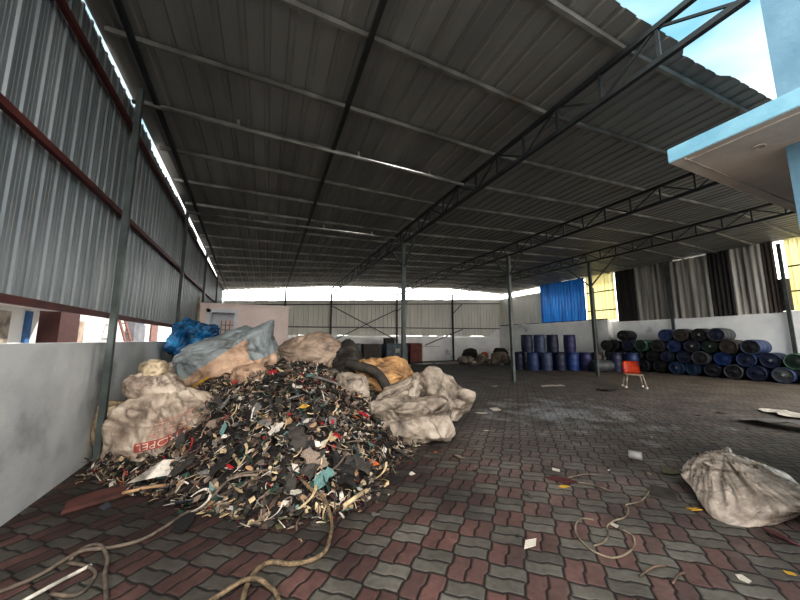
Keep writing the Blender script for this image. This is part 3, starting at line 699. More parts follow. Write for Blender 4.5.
# ---------------------------------------------------------------- waste heap
HB = [(-1.93, 5.0), (-1.2, 4.3), (-.48, 3.55), (.02, 3.1), (.59, 2.94), (.95, 3.15), (1.5, 3.75), (2.1, 4.4), (2.75, 5.4), (3.0, 6.8), (2.5, 8.4), (1.0, 9.3), (-.8, 9.4), (-2.0, 9.0), (-1.98, 6.6)]
HC = (.2, 5.8)
def _R(th):
    dx, dy = math.cos(th), math.sin(th); best = 9
    for i in range(len(HB)):
        ax, ay = HB[i][0]-HC[0], HB[i][1]-HC[1]; bx, by = HB[(i+1) % len(HB)][0]-HC[0], HB[(i+1) % len(HB)][1]-HC[1]
        ex, ey = bx-ax, by-ay; den = dx*ey-dy*ex
        if abs(den) < 1e-9: continue
        tt = (ax*ey-ay*ex)/den; s = (ax*dy-ay*dx)/den
        if tt > 0 and -1e-6 <= s <= 1+1e-6: best = min(best, tt)
    return best
RT = [_R(2*PI*i/360) for i in range(360)]
def heap_t(x, y):
    dx, dy = x-HC[0], y-HC[1]; a = (math.atan2(dy, dx) % (2*PI))/(2*PI)*360; i = int(a) % 360; f = a-int(a)
    return math.hypot(dx, dy)/(RT[i]*(1-f)+RT[(i+1) % 360]*f)
def heap_h(x, y):
    tt = heap_t(x, y)
    return 0. if tt >= 1 else 1.10*(1-tt**2)
def heap_n(x, y):
    e = .08; return Vector((heap_h(x-e, y)-heap_h(x+e, y), heap_h(x, y-e)-heap_h(x, y+e), 2*e)).normalized()
vs, fs = [], []
NR, NA = 34, 120
for j in range(NR+1):
    for i in range(NA):
        th = 2*PI*i/NA; R = RT[int(th/(2*PI)*360) % 360]; f = j/NR*.97
        x, y = HC[0]+math.cos(th)*R*f, HC[1]+math.sin(th)*R*f
        z = heap_h(x, y)+.06*noise.noise((x*3, y*3, 1))*min(1, 3*(1-f))+.035*noise.noise((x*9, y*9, 4))-.05
        vs.append((x, y, max(z, .003) if j < NR else .002))
for j in range(NR):
    for i in range(NA): fs.append((j*NA+i, j*NA+(i+1) % NA, (j+1)*NA+(i+1) % NA, (j+1)*NA+i))
o = raw('waste_heap', vs, fs, M['heap_dark']); tag(o, 'dark packed core of the heap of shredded plastic waste', 'waste heap', kind='stuff')

# scrap shapes
def flake_pts(r, n, elong):
    out = []
    for i in range(n):
        a = 2*PI*i/n+r.uniform(-.42, .42); q = r.uniform(.55, 1.1)
        out.append((math.cos(a)*q*elong, math.sin(a)*q))
    return out
def flake_geo(r, n=7, elong=1.5, bend=.5, thick=.08, curl=0.):
    """a torn, bent plate in unit size: verts, faces"""
    top = [(0, 0, 0)]; rim = flake_pts(r, n, elong); ph = r.uniform(0, PI)
    pts = [(0, 0)]+[(x*.55, y*.55) for x, y in rim]+rim
    def zz(x, y):
        s = x*math.cos(ph)+y*math.sin(ph); q = -x*math.sin(ph)+y*math.cos(ph)
        return bend*s*abs(s)*.5+.25*bend*math.sin(q*2.5)
    V_ = []
    for sgn in (1, -1):
        for x, y in pts: V_.append((x, y, zz(x, y)+sgn*thick/2))
    N = len(pts); F_ = []
    for k, off in ((0, 0), (1, N)):
        for i in range(n):
            a, b = 1+i, 1+(i+1) % n; c_, d_ = 1+n+i, 1+n+(i+1) % n
            f1, f2 = (off, off+a, off+b), (off+a, off+c_, off+d_, off+b)
            F_ += [f1, f2] if k == 0 else [f1[::-1], f2[::-1]]
    for i in range(n):
        a, b = 1+n+i, 1+n+(i+1) % n; F_.append((a, N+a, N+b, b))
    return V_, F_
def strip_geo(r, length=3.2, w=.35, curl=1.2, thick=.07):
    n = 10; V_, F_ = [], []; x = y = z = 0; yaw = 0; pit = r.uniform(-.2, .4); wob = r.uniform(-curl, curl); wp = r.uniform(-curl, curl)
    ctr = []
    for i in range(n+1):
        ctr.append((x, y, z, yaw, pit)); yaw += wob/n+r.uniform(-.12, .12); pit += wp*.5/n
        x += math.cos(yaw)*math.cos(pit)*length/n; y += math.sin(yaw)*math.cos(pit)*length/n; z += math.sin(pit)*length/n
    mx, my = ctr[n//2][0], ctr[n//2][1]
    for x, y, z, yw, pt in ctr:
        ww = w*r.uniform(.75, 1.1)
        for s, tz in ((1, 1), (-1, 1), (-1, -1), (1, -1)):
            V_.append((x-mx-math.sin(yw)*ww*s*.5, y-my+math.cos(yw)*ww*s*.5, z+tz*thick/2))
    for i in range(n):
        for k in range(4):
            F_.append((i*4+k, i*4+(k+1) % 4, (i+1)*4+(k+1) % 4, (i+1)*4+k))
    F_ += [(3, 2, 1, 0), (n*4, n*4+1, n*4+2, n*4+3)]
    return V_, F_
def sole_geo(r):
    """shoe-sole like outline, slightly bent"""
    out = []
    for i in range(14):
        a = 2*PI*i/14; x = math.cos(a)*1.5; y = math.sin(a)*(.52+.12*math.cos(a)-.12*math.cos(2*a)); out.append((x, y+.12*x*x*.3))
    n = 14; V_ = []; bd = r.uniform(-.35, .35)
    for sg in (1, -1):
        V_.append((0, 0, sg*.1)); V_ += [(x, y, bd*x*x*.4+sg*.09) for x, y in out]
    F_ = []
    for i in range(n):
        a, b = 1+i, 1+(i+1) % n; F_ += [(0, a, b), (n+1, n+1+b, n+1+a), (a, n+1+a, n+1+b, b)]
    return V_, F_
sr = random.Random(21)
FL = [flake_geo(sr, sr.choice((4, 4, 5, 5, 6)), sr.uniform(1.0, 2.6), sr.uniform(.3, 1.1), sr.uniform(.06, .16)) for _ in range(16)]
ST = [strip_geo(sr, sr.uniform(2.4, 4), sr.uniform(.25, .5), sr.uniform(.6, 2.6)) for _ in range(8)]
SO = [sole_geo(sr) for _ in range(3)]
def sheet_geo(r):
    """torn, creased sheet with an irregular outline"""
    n, m_ = 9, 6; V_, F_ = [], []; o1, o2 = r.uniform(0, 9), r.uniform(0, 9); ph = r.uniform(.3, 1.2)
    for sg in (1, -1):
        for j in range(m_+1):
            for i in range(n+1):
                x = -1.6+3.2*i/n; y = -.8+1.6*j/m_
                x += .35*noise.noise((x+o1, y, 1)); y += (.45*noise.noise((x*1.3, o2+y*.4, 3))); x *= 1-.25*noise.noise((o1, y*2, 5))
                z = .30*abs(math.sin(ph*x+o1))+.28*noise.noise((x*1.1+o2, y*1.4, 7))+sg*.03
                V_.append((x, y, z))
    N = (n+1)*(m_+1)
    for j in range(m_):
        for i in range(n):
            q = (j*(n+1)+i, j*(n+1)+i+1, (j+1)*(n+1)+i+1, (j+1)*(n+1)+i); F_.append(q); F_.append(tuple(N+k for k in q[::-1]))
    return V_, F_
def mesh_of(name, geo):
    me = bpy.data.meshes.new(name); me.from_pydata(geo[0], [], geo[1]); me.update(); me.materials.append(M['scrap grey']); return me
FLM = [mesh_of('plastic_scrap', g) for g in FL]; STM = [mesh_of('plastic_strip', g) for g in ST]; SOM = [mesh_of('shoe_sole', g) for g in SO]; SHM = [mesh_of('rubber_sheet', sheet_geo(sr)) for _ in range(6)]
def tilt_to(n, yaw, r, jit=.5):
    n = (n+Vector((r.uniform(-jit, jit), r.uniform(-jit, jit), r.uniform(-.1, jit*.5)))).normalized()
    q = Vector((0, 0, 1)).rotation_difference(n)
    return (q.to_matrix() @ Matrix.Rotation(yaw, 3, 'Z'))
# fine scrap nobody could count: one object
pal = ['dark grey']*14+['black']*10+['brown']*12+['taupe']*9+['maroon']*2+['olive']*2+['white']*5+['cream']*5+['dark green']*2+['grey']*4+['slate']+['tan']*4+['teal', 'red']
keys = sorted(set(pal)); vs, fs, mi = [], [], []
hr = random.Random(5); n = 0
while n < 13500:
    x, y = hr.uniform(-2, 3.1), hr.uniform(2.8, 9.2); tt = heap_t(x, y)
    if tt > 1.03+abs(hr.gauss(0, .03)): continue
    if y > 6.5 and hr.random() < .6: continue
    if x < wall_x(y)+.1: continue
    n += 1
    z = heap_h(x, y); nn = heap_n(x, y) if tt < 1 else Vector((0, 0, 1))
    kind = hr.random(); g = hr.choice(FL) if kind < .40 else (hr.choice(ST) if kind < .93 else hr.choice(SO))
    s = hr.uniform(.013, .036)*(1.1 if kind > .40 else 1)
    jit = .75 if tt < .95 else .2
    R_ = tilt_to(nn, hr.uniform(0, 2*PI), hr, jit); base = len(vs); lift = hr.uniform(-.01, .045) if tt < .95 else .012
    for v in g[0]:
        p = R_ @ Vector(v)*s+Vector((x, y, z+lift)); vs.append((p.x, p.y, max(p.z, .004)))
    ci = keys.index(hr.choice(pal))
    for f in g[1]: fs.append(tuple(base+k for k in f)); mi.append(ci)
o = raw('shredded_scrap', vs, fs, [M['scrap '+k] for k in keys]); o.data.polygons.foreach_set('material_index', mi)
tag(o, 'fine mixed shredded plastic covering the waste heap', 'scrap', kind='stuff')
# larger pieces, each an object
def put_scrap(me, name, x, y, s, color, label, group=None, r=hr, jit=.55, lift=.03, yaw=None, z=None, cat='scrap', sz=None):
    o = bpy.data.objects.new(name, me); link(o)
    o.material_slots[0].link = 'OBJECT'; o.material_slots[0].material = M['scrap '+color]
    tt = heap_t(x, y); nn = heap_n(x, y) if tt < .97 else Vector((0, 0, 1))
    if tt > .97: jit = min(jit, .12)
    R_ = tilt_to(nn, r.uniform(0, 2*PI) if yaw is None else yaw, r, jit).to_4x4()
    S_ = Matrix.Diagonal((*(sz or (s, s, s)), 1))
    zmin = min((R_ @ S_ @ v.co).z for v in me.vertices)
    zz = heap_h(x, y)+lift if z is None else z
    if tt > .97 and z is None: zz = -zmin+.003
    elif zz+zmin < .004: zz = .004-zmin
    o.matrix_world = Matrix.Translation((x, y, zz)) @ R_ @ S_
    tag(o, label, cat, group); return o
KIN = [('plastic_scrap', FLM, 'dark grey', 48, .055, .12, 'torn dark grey plastic scrap on the waste heap'), ('plastic_scrap', FLM, 'black', 34, .055, .12, 'torn black plastic scrap on the waste heap'),
       ('plastic_scrap', FLM, 'brown', 30, .05, .11, 'torn dark brown plastic scrap on the waste heap'), ('plastic_scrap', FLM, 'taupe', 34, .045, .10, 'torn taupe plastic scrap on the waste heap'),
       ('plastic_scrap', FLM, 'white', 44, .028, .062, 'small torn white plastic scrap on the waste heap'), ('plastic_scrap', FLM, 'cream', 28, .03, .06, 'small torn cream scrap on the waste heap'),
       ('plastic_scrap', FLM, 'grey', 24, .05, .10, 'torn mid grey plastic scrap on the waste heap'), ('plastic_scrap', FLM, 'dark green', 12, .035, .07, 'torn dark green plastic scrap on the waste heap'),
       ('plastic_scrap', FLM, 'slate', 6, .05, .09, 'torn slate blue-grey plastic scrap on the waste heap'), ('plastic_scrap', FLM, 'teal', 10, .025, .045, 'small teal plastic scrap on the waste heap'), ('plastic_scrap', FLM, 'red', 11, .024, .045, 'small red plastic scrap on the waste heap'),
       ('shoe_sole', SOM, 'dark grey', 22, .07, .11, 'dark grey discarded shoe sole on the waste heap'), ('shoe_sole', SOM, 'olive', 8, .06, .09, 'olive discarded shoe sole on the waste heap'), ('shoe_sole', SOM, 'black', 12, .07, .11, 'black discarded shoe sole on the waste heap'),
       ('plastic_strip', STM, 'white', 24, .03, .06, 'curled white plastic strip on the waste heap'), ('plastic_strip', STM, 'taupe', 22, .04, .08, 'curled taupe plastic strip on the waste heap'), ('plastic_strip', STM, 'black', 20, .04, .085, 'curled black plastic strip on the waste heap'), ('plastic_strip', STM, 'cream', 14, .03, .055, 'curled cream plastic strip on the waste heap')]
pr_ = random.Random(77)
for name, meshes, color, cnt, s0, s1, lab in KIN:
    k = 0
    while k < cnt:
        x, y = pr_.uniform(-1.6, 2.2), pr_.uniform(2.95, 6.0)
        if heap_t(x, y) > 1.0: continue
        if x < -.7 and y < 5.5 and math.hypot(x+1.2, y-5.0) < .65: continue
        k += 1
        put_scrap(pr_.choice(meshes), name, x, y, pr_.uniform(s0, s1)*.74, color, lab, lab.replace('torn ', '').replace(' on the', 's on the'), pr_, .7, pr_.uniform(.02, .07))
for color, cnt in (('dark grey', 16), ('taupe', 14), ('cream', 10), ('white', 12), ('brown', 12)):
    k = 0
    while k < cnt:
        x = pr_.uniform(-1.3, 1.3); y = pr_.uniform(2.9, 4.2)
        if not .72 < heap_t(x, y) < 1.03: continue
        k += 1; q = pr_.uniform(.035, .075)
        put_scrap(pr_.choice(STM), 'plastic_strip', x, y, q, color, 'long flat '+color+' strip lying along the heap foot', 'long '+color+' strips at the heap foot', pr_, .25, .04, yaw=pr_.gauss(.25, .5), sz=(q*1.3, q*.7, q*.7))
# pieces that can be told apart
FP = [('plastic_sheet', (.14, 3.77), .10, 'white', 'white triangular plastic piece lying flat low on the heap front'), ('plastic_scrap', (.27, 3.84), .08, 'tan', 'tan torn scrap beside the white triangular piece'),
      ('rubber_sheet', (.36, 3.60), .15, 'dark grey', 'large dark grey rubber sheet right of the white triangular piece'), ('plastic_scrap', (-.41, 4.17), .045, 'teal', 'teal scrap on the left side of the heap above the printed sack corner'),
      ('plastic_scrap', (-.4, 4.33), .055, 'red', 'crimson scrap just above the teal one on the left of the heap'), ('plastic_scrap', (.80, 3.66), .075, 'red', 'bright red crumpled scrap in the lower middle of the heap'),
      ('plastic_scrap', (.73, 3.62), .085, 'cream', 'cream block scrap under the bright red one'), ('plastic_sheet', (.56, 3.16), .10, 'teal', 'pale teal sheet at the foot of the heap'),
      ('plastic_scrap', (1.19, 3.53), .06, 'orange', 'orange crumpled scrap at the lower right foot of the heap'), ('plastic_scrap', (-.45, 4.6), .12, 'grey', 'grey stone-like flat scrap right of the printed sack'),
      ('rubber_sheet', (.80, 3.24), .17, 'black', 'large black rubber sheet at the right foot of the heap'), ('rubber_sheet', (.95, 3.38), .14, 'dark grey', 'dark grey folded rubber sheet beside the orange scrap'), ('plastic_sheet', (.50, 3.34), .13, 'taupe', 'pale crumpled sheet in the middle of the heap foot'),
      ('plastic_sheet', (-.18, 3.35), .075, 'white', 'white torn plastic corner standing at the heap foot by the rope'), ('plastic_scrap', (-.31, 3.46), .08, 'cream', 'cream cup-like scrap left of the white torn corner'), ('plastic_scrap', (1.3, 4.3), .06, 'red', 'dark red scrap at the right of the heap by the grey sacks'),
      ('plastic_scrap', (-.82, 3.92), .09, 'grey', 'pale grey diamond-shaped flake on the paving left of the heap'), ('plastic_scrap', (-.62, 3.62), .12, 'slate', 'slate grey flake on the paving left of the heap'), ('rubber_sheet', (-.35, 3.75), .13, 'black', 'black rubber sheet at the left foot of the heap'), ('rubber_sheet', (-.72, 4.02), .12, 'dark grey', 'dark rubber sheet under the white board at the sack'),
      ('plastic_scrap', (.1, 5.0), .07, 'red', 'red scrap near the top of the heap below the blue-grey bale'), ('plastic_scrap', (.95, 4.9), .05, 'red', 'red scrap high on the heap below the beige sack'), ('plastic_scrap', (.62, 4.9), .07, 'teal', 'teal crumpled scrap high on the heap'),
      ('plastic_scrap', (1.22, 3.78), .06, 'teal', 'teal scrap at the right side of the heap'), ('plastic_scrap', (.47, 4.02), .05, 'yellow', 'yellow scrap in the middle of the heap'), ('plastic_scrap', (1.15, 4.15), .05, 'orange', 'orange scrap on the right of the heap'), ('plastic_scrap', (-.9, 5.6), .12, 'yellow', 'dull yellow scrap below the left end of the blue-grey bale')]
for k, (nm, (x, y), s, c, lab) in enumerate(FP):
    put_scrap(SHM[k % 6] if 'sheet' in nm else FLM[k % 16], nm, x, y, s*(.62 if 'sheet' in nm else .9), c, lab, None, pr_, .35, .07)
# the white folded board leaning on the printed sack
bm = bmesh.new()
pts = [(-.36, -.11, .0), (-.12, .10, .10), (.42, .10, .05), (.10, -.05, .03), (-.2, -.10, .02)]
top = [bm.verts.new(p) for p in pts]; bm.faces.new(top); bmesh.ops.solidify(bm, geom=bm.faces[:], thickness=.012)
tag(obj('white_board', bm, M['scrap white'], loc=(-.86, 4.18, .12), rot=(.25, 0, -.15)), 'white folded board leaning at the foot of the printed sack', 'board')
def stick(a, b, r_, mk, label, name='stick'):
    bm = bmesh.new(); A_, B_ = Vector(a), Vector(b); mid = (A_+B_)/2+Vector((.02, .01, .01)); tube(bm, spline([A_, mid, B_], 4), r_, 7); tag(obj(name, bm, M[mk], smooth=True), label, 'stick')
stick((-1.22, 4.02, .05), (-.85, 4.05, .05), .016, 'scrap tan', 'pale tan stick lying in front of the white board')
stick((-.36, 3.92, .36), (-.18, 3.68, .27), .02, 'scrap cream', 'short pale yellow stick on the lower left of the heap')
stick((.0, 3.28, .10), (.55, 3.42, .22), .018, 'scrap taupe', 'long taupe stick across the heap foot')
stick((.72, 2.98, .03), (1.0, 3.16, .04), .022, 'scrap cream', 'pale stick on the paving right of the heap foot')
stick((.4, 3.0, .03), (.30, 3.22, .12), .014, 'scrap cream', 'thin pale stick at the heap foot by the rope')
stick((-.35, 3.55, .06), (.15, 3.5, .22), .016, 'scrap brown', 'thin brown stick on the heap foot left of the rope')
stick((-.55, 4.0, .1), (-.15, 4.3, .5), .016, 'scrap taupe', 'thin taupe stick slanting up the heap left side')
stick((.55, 5.0, 1.0), (1.05, 4.75, .86), .02, 'scrap grey', 'pale grey pipe near the top of the heap', 'pipe')

# ---------------------------------------------------------------- sacks
def blob(name, radii, seed, mats, sub=5, sq=.8, fold=.05, fine=.02, flat=.75, pulls=(), pleat=None, fs=2.2, split=None, smooth=True, parent=None, droop=0):
    """a filled sack: superellipsoid with flat underside, pulled corners, creases"""
    bm = bmesh.new(); bmesh.ops.create_icosphere(bm, subdivisions=sub, radius=1)
    off = Vector((seed*3.7, seed*1.3, seed*2.1))
    rr = random.Random(seed); planes = []
    for i in range(9):
        d_ = Vector((rr.gauss(0, 1), rr.gauss(0, 1), rr.gauss(0, 1))).normalized(); planes.append((d_, rr.uniform(.7, 1.7)*(1+.25*i), rr.random(), 1/(1+.28*i)))
    pw_ = sum(p[3] for p in planes); crease_dark = []
    for v in bm.verts:
        n_ = v.co.normalized()
        p = Vector([math.copysign(abs(c_)**sq, c_) for c_ in n_])
        big = noise.noise(n_*1.3+off)*.16
        q = n_*fs+off
        q = q+Vector((noise.noise(q*1.1), noise.noise(q*1.1+Vector((9, 2, 1))), noise.noise(q*1.1+Vector((1, 7, 5)))))*.55
        wq = n_+Vector((noise.noise(n_*2+off), noise.noise(n_*2-off), noise.noise(n_*2+off*2)))*.22
        r1 = 0; mv = 1                                      # straight sharp creases
        for d_, fr_, ph_, am_ in planes:
            tt_ = (wq.dot(d_)*fr_*fs*.42+ph_) % 1.; r1 += am_*abs(2*tt_-1)
            if fr_ < 2.6: mv = min(mv, abs(2*tt_-1)/(.10+.05*fr_))
        r1 = r1/pw_*2.2-.7
        r1 = .75*r1+.25*(1-abs(noise.noise(q))*2.4)
        r2 = 1-abs(noise.noise(q*2.7+off))*2.2
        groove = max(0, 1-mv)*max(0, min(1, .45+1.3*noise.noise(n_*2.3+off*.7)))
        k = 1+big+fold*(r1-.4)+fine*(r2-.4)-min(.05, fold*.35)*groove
        gr_ = groove+max(0, -.25-r2)*.6+max(0, -n_.z-.55)*.8  # colour darkens in grooves and towards the underside
        if pleat:
            ax, cnt, amp = pleat; ax = Vector(ax).normalized(); h_ = n_.dot(ax)
            e1 = ax.orthogonal().normalized(); e2 = ax.cross(e1); an = math.atan2(n_.dot(e2), n_.dot(e1))
            w_ = max(0, h_+.25)**1.3
            rad = cnt*.42; pl_ = 1-3.0*abs(noise.noise(Vector((math.cos(an)*rad, math.sin(an)*rad, h_*.9))+off)); k += amp*w_*pl_; gr_ += max(0, -.1-pl_)*.5*w_
        p = Vector((p.x*radii[0], p.y*radii[1], p.z*radii[2]))*k
        for dv, st, sh in pulls:
            dv_ = Vector(dv).normalized(); d_ = max(0, n_.dot(dv_)); p += dv_*st*d_**sh
        zf = -flat*radii[2]
        if p.z < zf: p.z = zf+(p.z-zf)*.06
        v.co = p; crease_dark.append(min(1., max(0., gr_)))
    zmin = min(v.co.z for v in bm.verts)
    for v in bm.verts: v.co.z -= zmin
    if split:
        for f in bm.faces: f.material_index = 1 if split(f.calc_center_median(), f.normal) else 0
    o = obj(name, bm, mats, parent, smooth=smooth)
    o.data.attributes.new('crease_dark', 'FLOAT', 'POINT').data.foreach_set('value', crease_dark)
    return o
def place(o, loc, rot=(0, 0, 0), label=None, cat='sack', group=None):
    o.location = loc; o.rotation_euler = rot; tag(o, label, cat, group); return o

# printed sack at the left wall
t = empty('woven_sack', (-1.20, 5.10, .0), (0, 0, -.62), 'large dirty white woven sack with red upside-down print against the left wall', 'sack')
body = blob('sack_body', (.60, .43, .43), 3, M['sack_white'], 6, .72, .20, .03, .86, [((-.9, -.3, -.6), .12, 6), ((.1, .1, 1), .10, 8)], ((.05, .05, 1), 9, .05), parent=t)
neck = blob('tied_neck', (.30, .22, .17), 8, M['sack_white'], 5, .9, .11, .05, .9, [((-.6, -.2, .5), .10, 5), ((.8, -.4, -.6), .14, 4)], ((0, 0, 1), 7, .10), parent=t)
neck.location = (-.12, .0, .76); neck.rotation_euler = (.1, -.12, .3)
tuft = blob('frilled_mouth', (.17, .14, .12), 12, M['sack_cream'], 4, .9, .16, .08, .9, [((-.5, 0, 1), .10, 4)], ((0, 0, 1), 9, .14), parent=t); tuft.location = (-.14, .0, 1.0); tuft.rotation_euler = (.1, -.5, 0)
# print: projected onto the body from the front
me = body.data
bvh = BVHTree.FromPolygons([v.co.copy() for v in me.vertices], [tuple(p.vertices) for p in me.polygons])
tdir = Vector((-.12, .99, 0)).normalized(); tdir.rotate(Matrix.Rotation(.62, 3, 'Z')); rgt = Vector((tdir.y, -tdir.x, 0))
def on_sack(a, b, lift=.004):
    """a across, b up on the sack's front"""
    o_ = Vector((0, 0, b))+rgt*a-tdir*2
    h_ = bvh.ray_cast(o_, tdir)
    if h_[0] is None: return None
    nn_ = h_[1] if h_[1].dot(tdir) < 0 else -h_[1]
    return h_[0]-tdir*lift+nn_*lift
def print_patch(name, a0, a1, b0, b1, m, slope=0., n=24, k=3, gaps=None, lift=.004):
    bm = bmesh.new(); g = {}
    for i in range(n+1):
        for j in range(k+1):
            aa = mix(a0, a1, i/n); p = on_sack(aa, mix(b0, b1, j/k)+slope*(aa-a0), lift)
            if p is not None: g[i, j] = bm.verts.new(p)
    for i in range(n):
        if gaps and gaps.random() < .3: continue
        for j in range(k):
            q = [(i, j), (i+1, j), (i+1, j+1), (i, j+1)]
            if all(z in g for z in q): bm.faces.new([g[z] for z in q])
    return obj(name, bm, m, t)
SL = .26
print_patch('print_band', -.20, .30, .235, .335, M['print_red'], SL, 30, 4, lift=.005)['label'] = 'red printed band with white letters'
gp = random.Random(4)
for k, (a0, a1, b) in enumerate(((-.10, .38, .38), (-.08, .30, .415), (-.06, .36, .455), (-.05, .18, .495), (-.02, .36, .535), (.0, .34, .57))):
    print_patch('print_line', a0, a1, b, b+.014, M['print_faint'], SL, 34, 1, gp, .004)
cu = bpy.data.curves.new('print_text', 'FONT'); cu.body = 'PROPEL'; cu.size = .115; cu.align_x = 'LEFT'; cu.space_character = 1.05; cu.resolution_u = 2
to = bpy.data.objects.new('print_text', cu); link(to)
bpy.context.view_layer.update()
tm = bpy.data.meshes.new_from_object(to.evaluated_get(bpy.context.evaluated_depsgraph_get()))
bpy.data.objects.remove(to)
bm = bmesh.new(); bm.from_mesh(tm); bpy.data.meshes.remove(tm)
bmesh.ops.subdivide_edges(bm, edges=bm.edges[:], cuts=1)
xs_ = [v.co.x for v in bm.verts]; ys_ = [v.co.y for v in bm.verts]; xm, ym = max(xs_), max(ys_)
for v in list(bm.verts):
    a_ = -.175+(xm-v.co.x)*(.46/xm); b_ = .250+(ym-v.co.y)*(.072/ym)+SL*(a_+.20)     # turned half way round: upside-down
    p = on_sack(a_, b_, .009)
    if p is None: bm.verts.remove(v)
    else: v.co = p
obj('print_letters', bm, M['print_white'], t)['label'] = 'white letters reading PROPEL upside down'

o = blob('woven_sack', (.17, .32, .37), 5, M['sack_cream'], 5, .8, .26, .06, .8, [((-.2, -.5, .6), .1, 4)])
place(o, (-1.79, 5.44, .02), (0, 0, .1), 'creased cream sack wedged behind the left wall column')
# blue-grey bale with tan lower panel
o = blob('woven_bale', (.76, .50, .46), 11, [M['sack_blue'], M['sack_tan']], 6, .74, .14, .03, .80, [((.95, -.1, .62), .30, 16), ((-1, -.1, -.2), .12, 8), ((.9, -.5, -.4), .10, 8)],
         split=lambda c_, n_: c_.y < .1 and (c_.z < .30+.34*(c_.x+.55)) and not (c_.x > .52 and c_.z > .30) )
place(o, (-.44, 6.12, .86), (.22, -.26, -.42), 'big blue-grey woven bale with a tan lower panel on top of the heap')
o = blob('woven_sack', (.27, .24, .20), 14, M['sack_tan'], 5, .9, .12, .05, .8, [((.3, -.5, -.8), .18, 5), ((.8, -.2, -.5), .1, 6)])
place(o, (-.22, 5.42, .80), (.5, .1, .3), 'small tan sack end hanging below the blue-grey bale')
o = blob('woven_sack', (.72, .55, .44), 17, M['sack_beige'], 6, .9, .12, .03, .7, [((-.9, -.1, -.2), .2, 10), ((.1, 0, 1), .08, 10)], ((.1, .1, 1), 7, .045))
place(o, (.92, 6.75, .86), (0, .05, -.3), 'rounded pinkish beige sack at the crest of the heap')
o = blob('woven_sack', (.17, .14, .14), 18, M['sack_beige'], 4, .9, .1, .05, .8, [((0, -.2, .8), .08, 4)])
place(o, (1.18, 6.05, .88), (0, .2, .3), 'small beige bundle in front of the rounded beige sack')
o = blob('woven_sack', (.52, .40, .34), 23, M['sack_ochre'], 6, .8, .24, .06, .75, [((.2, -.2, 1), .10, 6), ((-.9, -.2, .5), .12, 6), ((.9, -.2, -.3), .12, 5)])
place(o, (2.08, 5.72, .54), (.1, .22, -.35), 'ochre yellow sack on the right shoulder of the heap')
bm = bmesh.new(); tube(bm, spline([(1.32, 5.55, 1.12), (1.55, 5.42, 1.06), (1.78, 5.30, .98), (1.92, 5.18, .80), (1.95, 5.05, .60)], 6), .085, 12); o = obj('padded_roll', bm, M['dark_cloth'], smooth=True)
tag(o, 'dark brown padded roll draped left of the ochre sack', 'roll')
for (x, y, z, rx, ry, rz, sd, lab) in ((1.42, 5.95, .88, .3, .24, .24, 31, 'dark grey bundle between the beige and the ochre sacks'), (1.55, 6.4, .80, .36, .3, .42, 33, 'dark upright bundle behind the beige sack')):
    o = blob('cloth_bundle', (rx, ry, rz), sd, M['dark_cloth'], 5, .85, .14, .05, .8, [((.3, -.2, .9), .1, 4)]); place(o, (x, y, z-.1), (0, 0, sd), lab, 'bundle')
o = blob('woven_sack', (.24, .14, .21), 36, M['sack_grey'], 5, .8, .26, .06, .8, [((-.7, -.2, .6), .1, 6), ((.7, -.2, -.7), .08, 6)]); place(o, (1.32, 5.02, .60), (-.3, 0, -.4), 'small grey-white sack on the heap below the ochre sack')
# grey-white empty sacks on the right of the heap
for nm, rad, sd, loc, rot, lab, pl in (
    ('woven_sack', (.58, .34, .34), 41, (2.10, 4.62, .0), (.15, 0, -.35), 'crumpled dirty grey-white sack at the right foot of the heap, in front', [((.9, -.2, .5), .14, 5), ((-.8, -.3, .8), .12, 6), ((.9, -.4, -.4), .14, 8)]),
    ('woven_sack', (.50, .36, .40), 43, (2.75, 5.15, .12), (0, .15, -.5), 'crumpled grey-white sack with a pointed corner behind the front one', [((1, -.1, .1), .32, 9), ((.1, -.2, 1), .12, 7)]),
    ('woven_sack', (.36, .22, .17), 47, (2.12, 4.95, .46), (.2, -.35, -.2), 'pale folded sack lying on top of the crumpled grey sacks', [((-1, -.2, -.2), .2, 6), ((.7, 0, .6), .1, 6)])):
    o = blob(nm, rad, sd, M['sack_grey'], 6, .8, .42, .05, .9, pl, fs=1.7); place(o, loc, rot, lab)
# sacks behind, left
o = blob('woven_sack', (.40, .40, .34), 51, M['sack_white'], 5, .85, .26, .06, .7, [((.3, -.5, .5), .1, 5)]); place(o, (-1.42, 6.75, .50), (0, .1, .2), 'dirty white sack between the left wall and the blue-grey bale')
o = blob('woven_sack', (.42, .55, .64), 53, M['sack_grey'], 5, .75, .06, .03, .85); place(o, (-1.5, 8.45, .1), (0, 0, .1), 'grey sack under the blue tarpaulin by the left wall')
o = blob('tarpaulin', (.34, .42, .38), 57, M['tarp'], 6, .8, .34, .10, .8, [((-.3, -.6, .7), .14, 5), ((.9, -.2, .3), .2, 6), ((-.8, -.4, -.3), .16, 5)]); place(o, (-1.55, 8.3, 1.22), (0, 0, .2), 'crumpled bright blue tarpaulin bundle by the left wall', 'tarpaulin')
